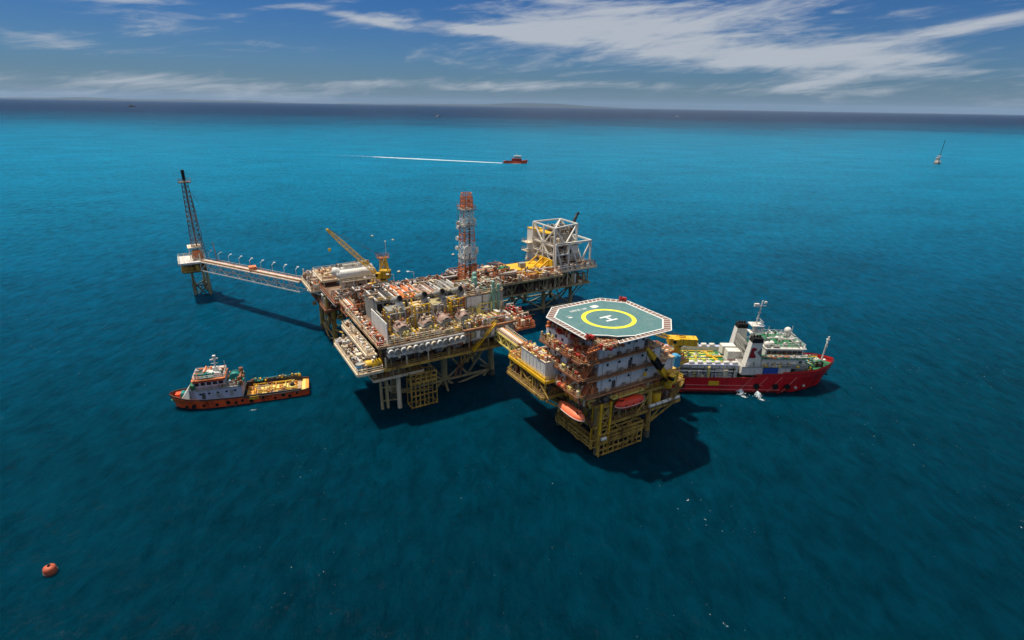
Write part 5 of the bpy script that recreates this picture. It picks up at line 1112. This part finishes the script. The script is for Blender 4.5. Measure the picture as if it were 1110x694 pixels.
# local x runs from bow (0) to stern (34)
tst = [(0.6, .1, .5, 3.9, -1.3), (1.6, .9, 2.0, 3.7, -.9), (4, 2.3, 3.5, 3.2, -.4), (8, 3.7, 4.2, 2.6, 0), (14, 4.1, 4.3, 2.3, 0), (17.5, 4.1, 4.3, 2.2, 0), (18, 4.1, 4.3, 1.8, 0), (27, 4.1, 4.2, 1.7, 0), (33, 3.8, 4.0, 1.8, 0), (34.2, 3.3, 3.6, 1.9, 0)]
hull_loft(tst, HULLO, TG)
mb = MB(); r_ = tst[-1]; mb.quad([(34.2, -3.6, 1.9), (34.2, 3.6, 1.9), (34.2, 3.3, -1.5), (34.2, -3.3, -1.5)]); mb.build('transom', HULLO, TG)
deck_sheet(tst[:6], 0, DGREEN, TG, .25, zfun=lambda x: 2.1); deck_sheet(tst[6:], 1.5, YDECK, TG, .3)
mb = MB()
for s in (-1, 1):
    for i in range(len(tst)-1): a, b = tst[i], tst[i+1]; mb.beam((a[0]+a[4], s*a[2], a[3]), (b[0]+b[4], s*b[2], b[3]), .26)
mb.build('gunwale', mat('tug_rail_dark', (70, 50, 42), .7, .4), TG)
for k in range(13): 
    mb = MB(); x = 3.5+k*2.35+.7*math.sin(k*5.1); zz = 1.0+.3*math.sin(k*3.3); mb.tube((x, -4.15 if x > 6 else -3.4, zz), (x, -4.5 if x > 6 else -3.9, zz), .42+.1*math.sin(k*2), 12); mb.build('tyre_fender', BLACK, TG)
B('boarding_panel', TG, YEL, (20, -4.3, 1.5), (2.4, .12, .9))
B('cargo_wall', TG, DGREY, (25, 3.6, 2.3), (14.5, .5, 1.3)); B('cargo_wall', TG, DGREY, (25, -3.75, 1.95), (14.5, .3, .6))
for k in range(12): B('wood_plank_row', TG, [YDECK, TAN, YELL][k % 3], (20.2+k*1.15, 0, 1.56), (1.0, 6.4, .1))
clutter(TG, 19.5, 31, -2.9, 2.6, 1.6, 34, [YELL, YDECK, YEL, RUST, TAN], .7, seed=170); clutter(TG, 19, 32, 3.0, 3.8, 2.9, 20, [TEAL, DGREY, RUST, YEL], .5, seed=171)
for x in (22.6, 25.4, 28.4): B('cargo_frame', TG, YELL, (x, -.2, 1.9), (1.9, 2.2, .35))
C('black_drum', TG, BLACK, (29.8, -.6, 1.6), (29.8, -.6, 2.6), .6)
B('deckhouse', TG, LAV, (11.9, 0, 3.65), (11, 7.3, 3.3)); mb = MB(); mb.prism([(4.6, -2.4), (6.39, -3.4), (6.39, 3.4), (4.6, 2.4)], 2.0, 5.25); mb.build('house_front', LAV, TG)
B('house_roof', TG, GREY, (11.9, 0, 5.36), (11.4, 7.6, .12)); B('wheelhouse', TG, LAV, (9.6, 0, 6.6), (7.6, 5.6, 2.4)); B('wheelhouse_roof', TG, ORNG, (9.6, 0, 7.88), (8.2, 6.2, .16)); B('wheelhouse_band', TG, HULLO, (9.6, 0, 7.5), (7.75, 5.75, .5))
for k in range(5): B('window', TG, GLASS, (6.7+k*1.45, -2.84, 6.8), (1.0, .1, .8))
for k in range(4): B('window', TG, GLASS, (5.76, -2+k*1.33, 6.8), (.1, 1.0, .8))
for k in range(5): B('porthole', TG, GLASS, (7.3+k*2.1, -3.74, 4.3), (.5, .1, .45))
for k in range(3): B('door', TG, GREY if k else DGREY, (8+k*3.4, -3.74, 3.7), (.8, .1, 1.7))
B('upper_bridge', TG, WHITE2, (10.4, 0, 8.6), (4.6, 3.8, 1.2)); rail(TG, [(6, -2.8), (13.4, -2.8), (13.4, 2.8), (6, 2.8)], 7.96, WHITE2, closed=True); rail(TG, [(6.6, -3.6), (17.2, -3.6)], 5.4, RUST)
clutter(TG, 6.5, 13.2, -2.4, 2.4, 8, 30, [WHITE2, GREEN, GREY, ORNG, TEAL], 1.6, seed=172); clutter(TG, 12, 17.6, -3.4, 3.4, 5.4, 34, [GREEN, RUST, WHITE2, LAV, ORNG, TEAL], 1.4, seed=173)
mb = MB(); mb.prism([(4.95, -2.6), (6.2, -3.1), (6.2, 1.2), (4.95, 1.0)], 5.28, 6.6); mb.build('green_canopy', DGREEN, TG)
mb = MB(); rows = [[(2.0+.2*j, -2.4+.6*j+.3*i, 2.6) for i in range(2)] for j in range(2)]
mb.hexa([(2.2, -2.4, 2.7), (4.5, -3.6, 2.7), (4.5, .6, 2.7), (2.2, .2, 2.7), (3.3, -2.0, 4.2), (4.6, -2.8, 6.0), (4.6, .2, 6.0), (3.4, -.2, 4.4)]); mb.build('white_tarpaulin', WHITE, TG)
C('anchor_winch', TG, TEAL, (2.4, -.9, 3.3), (2.4, .9, 3.3), .7); B('bow_bulwark', TG, HULLO, (1.3, 0, 3.3), (1.2, 1.8, .9))
C('tow_winch', TG, TEAL, (15.6, -.9, 6.6), (15.6, .9, 6.6), 1.35, True); C('winch_flange', TG, GREEN, (15.6, .9, 6.6), (15.6, 1.1, 6.6), 1.55, True); B('winch_frame', TG, RUST, (17, 0, 6.2), (.5, 3, 2)); B('roll_cover', TG, WHITE, (15.4, -2.6, 5.8), (1.8, .7, .6))
C('mast', TG, WHITE2, (11.2, 0, 9), (11.4, 0, 13), .22); BM('mast_yard', TG, WHITE2, (10.4, 0, 11.2), (12.2, 0, 11.2), .14); B('radar_scanner', TG, WHITE2, (11.3, 0, 12.4), (2, .3, .35), .4); B('mast_light', TG, WHITE, (11.4, 0, 13.2), (.7, .7, .6)); B('mast_base', TG, WHITE, (11.2, 0, 9.6), (1.2, 1, 1.1))
for x, y, h in ((7, -2, 2.6), (13.4, 1.2, 3.2), (6.6, 1, 2), (12.8, -2, 1.8)): BM('whip_antenna', TG, WHITE2, (x, y, 8), (x, y, 8+h), .11)
C('funnel', TG, RUST, (16.8, 2.4, 5.4), (17, 2.4, 8), .55); C('funnel', TG, RUST, (16.8, -2.6, 5.4), (17, -2.6, 7.6), .45)

# ---- crew boat with wake
CB = WT('crew_boat', 'small red and white crew boat speeding right across the turquoise water', 'boat', (-16, 826, 0), 0)
cst = [(0, 3.4, 3.7, 3, 0), (14, 3.8, 4.1, 3, 0), (24, 3.2, 4, 3.6, 0), (30, 1.6, 2.8, 4.4, .8), (33.5, .1, .3, 5, 1.5)]
hull_loft(cst, mat('crew_boat_red', (238, 92, 52), .5, .1), CB); deck_sheet(cst, 3.1, RED, CB, .2)
B('deckhouse', CB, RED, (19, 0, 5), (14, 6.6, 4)); B('wheelhouse', CB, WHITE, (20.5, 0, 8.4), (10, 6, 3.4)); B('window_band', CB, GLASS, (20.6, 0, 8.8), (10.1, 6.1, .8)); B('roof', CB, WHITE, (20, 0, 10.3), (10.6, 6.4, .3)); C('mast', CB, WHITE, (19, 0, 9.5), (18.6, 0, 14), .3); B('red_side', CB, RED, (15, -3.9, 3.4), (24, .3, 1.1))
wk = MB(); rows = []; n = 60; fades = []
for i in range(n+1):
    u = i/n; x = -18+30*0-u*300; y = 826+u*100; hw = 4.2+u*8
    rows.append([(x+k*hw*.32, y+k*hw*.95, .05) for k in (-1, -.5, 0, .5, 1)])
    fades.append([max(0, (1-u*.82))*f for f in (.0, .8, 1.0, .8, .0)])
wk.grid(rows); wo = wk.build('wake', foam_mat('wake_foam', .26, .12, strx=.3), kind='stuff'); wo['label'] = 'white wake trailing left behind the crew boat'
at = wo.data.attributes.new('fade', 'FLOAT', 'POINT')
k = 0
for fr in fades:
    for v in fr: at.data[k].value = v*.85+.0; k += 1
foam_patch('foam', 'bow wave beside the crew boat', 3, 819.5, 17, 3.2, 0, foam_mat('bow_wave', .62, .3), .06)

# ---- far vessels and buoys
SB = WT('sailing_barge', 'distant pale barge with a tall thin dark mast on the far right', 'boat', (683, 930, 0), R(40))
sst = [(-9, 2.5, 3, 3, 0), (0, 3.4, 3.8, 3, 0), (8, 2, 3, 3.6, .5), (12, .1, .3, 4.4, 1.2)]
hull_loft(sst, GREY, SB); deck_sheet(sst, 3, CREAM, SB, .1)
mb = MB(); mb.prism([(-6, -2.2), (3, -2.2), (3, 2.2), (-6, 2.2)], 3, 10); mb.build('cabin', WHITE2, SB); B('canopy', SB, WHITE2, (2, 0, 12), (7, 4.4, 1.2)); B('window_band', SB, GLASS, (-1.5, 0, 8), (9.1, 4.6, 1.2)); C('mast', SB, BLACK, (4, 0, 9), (9, 0, 36), .42); BM('boom', SB, DGREY, (-6, 0, 12), (4, 0, 15), .5)
def farship(name, label, x, y, s, rz, m, m2, tall=6):
    t = WT(name, label, 'ship', (x, y, 0), rz)
    q = [(-9*s, 2*s, 2.2*s, 1.8*s, 0), (0, 2.2*s, 2.4*s, 1.8*s, 0), (6*s, 1.5*s, 2*s, 2.2*s, 0), (9*s, .1, .3*s, 2.6*s, .8*s)]
    hull_loft(q, m, t); deck_sheet(q, 1.9*s, m2, t, .1); B('cabin', t, m2, (-2*s, 0, 3.4*s), (6*s, 3*s, 3*s)); B('bridge', t, m2, (-1*s, 0, 5.6*s), (3*s, 2.4*s, 1.4*s)); C('mast', t, m2, (-2*s, 0, 5*s), (-2*s, 0, (5+tall)*s), .14*s)
farship('distant_vessel', 'tiny pale vessel under the horizon above the radio tower', -517, 3955, 2.1, .4, GREY, WHITE, 3)
farship('distant_vessel', 'tiny white speedboat with a short wake near the horizon right of centre', 1590, 5790, 2.4, 0, WHITE, WHITE, 2)
farship('distant_vessel', 'tiny dark vessel on the horizon at the far left', -4480, 6900, 4.2, .9, RUST, GREY, 9)
foam_patch('foam', 'short white wake of the tiny speedboat', 1480, 5790, 85, 9, 0, foam_mat('far_wake', .6, .02), .08)
bx, by = -79.6, 73.6
t = WT('mooring_buoy', 'rusty orange mooring buoy floating alone at the lower left', 'buoy', (bx, by, 0), .5); t.scale = (.86, .86, .86)
mb = MB(); prof = [(0, -1.0), (.8, -1.0), (1.05, -.7), (1.15, 0), (1.12, .9), (1.0, 1.35), (.6, 1.55), (0, 1.6)]
mb.grid([[(r*math.cos(2*math.pi*k/24), r*math.sin(2*math.pi*k/24), z+.1) for k in range(24)] for r, z in prof], closed=True)
BU = mat('buoy_orange', (186, 88, 58), .6, .4, (92, 44, 30), sc_=1.2); mb.build('float', BU, t, smooth=True); mb = MB()
for k in range(24):
    a_, b_ = 2*math.pi*k/24, 2*math.pi*(k+1)/24; mb.beam((1.18*math.cos(a_), 1.18*math.sin(a_), .35), (1.18*math.cos(b_), 1.18*math.sin(b_), .35), .14)
mb.build('fender_band', DGREY, t); C('lifting_eye', t, BLACK, (-.05, -.1, 1.6), (.1, .1, 2.0), .22)
foam_patch('foam', 'thin ring of foam round the mooring buoy', bx, by-.6, 2.2, 1.5, 0, foam_mat('buoy_foam', 1.05, 2.0), .03)
for (x, y), wh in zip(((-56, 262), (-33, 297), (-88, 340), (-73, 330)), ('nearest of the four', 'rightmost of the four', 'leftmost and farthest', 'farthest pair, right one')):
    t = WT('marker_float', 'tiny pale float drifting beyond the long bridge, '+wh, 'float', (x, y, 0), 0, 'small floats beyond the long bridge'); mb = MB(); mb.sphere((0, 0, .25), .8, 10, 6, sz=.6); mb.build('body', CREAM, t); C('pin', t, GREY, (0, 0, .6), (0, 0, 1.1), .08)
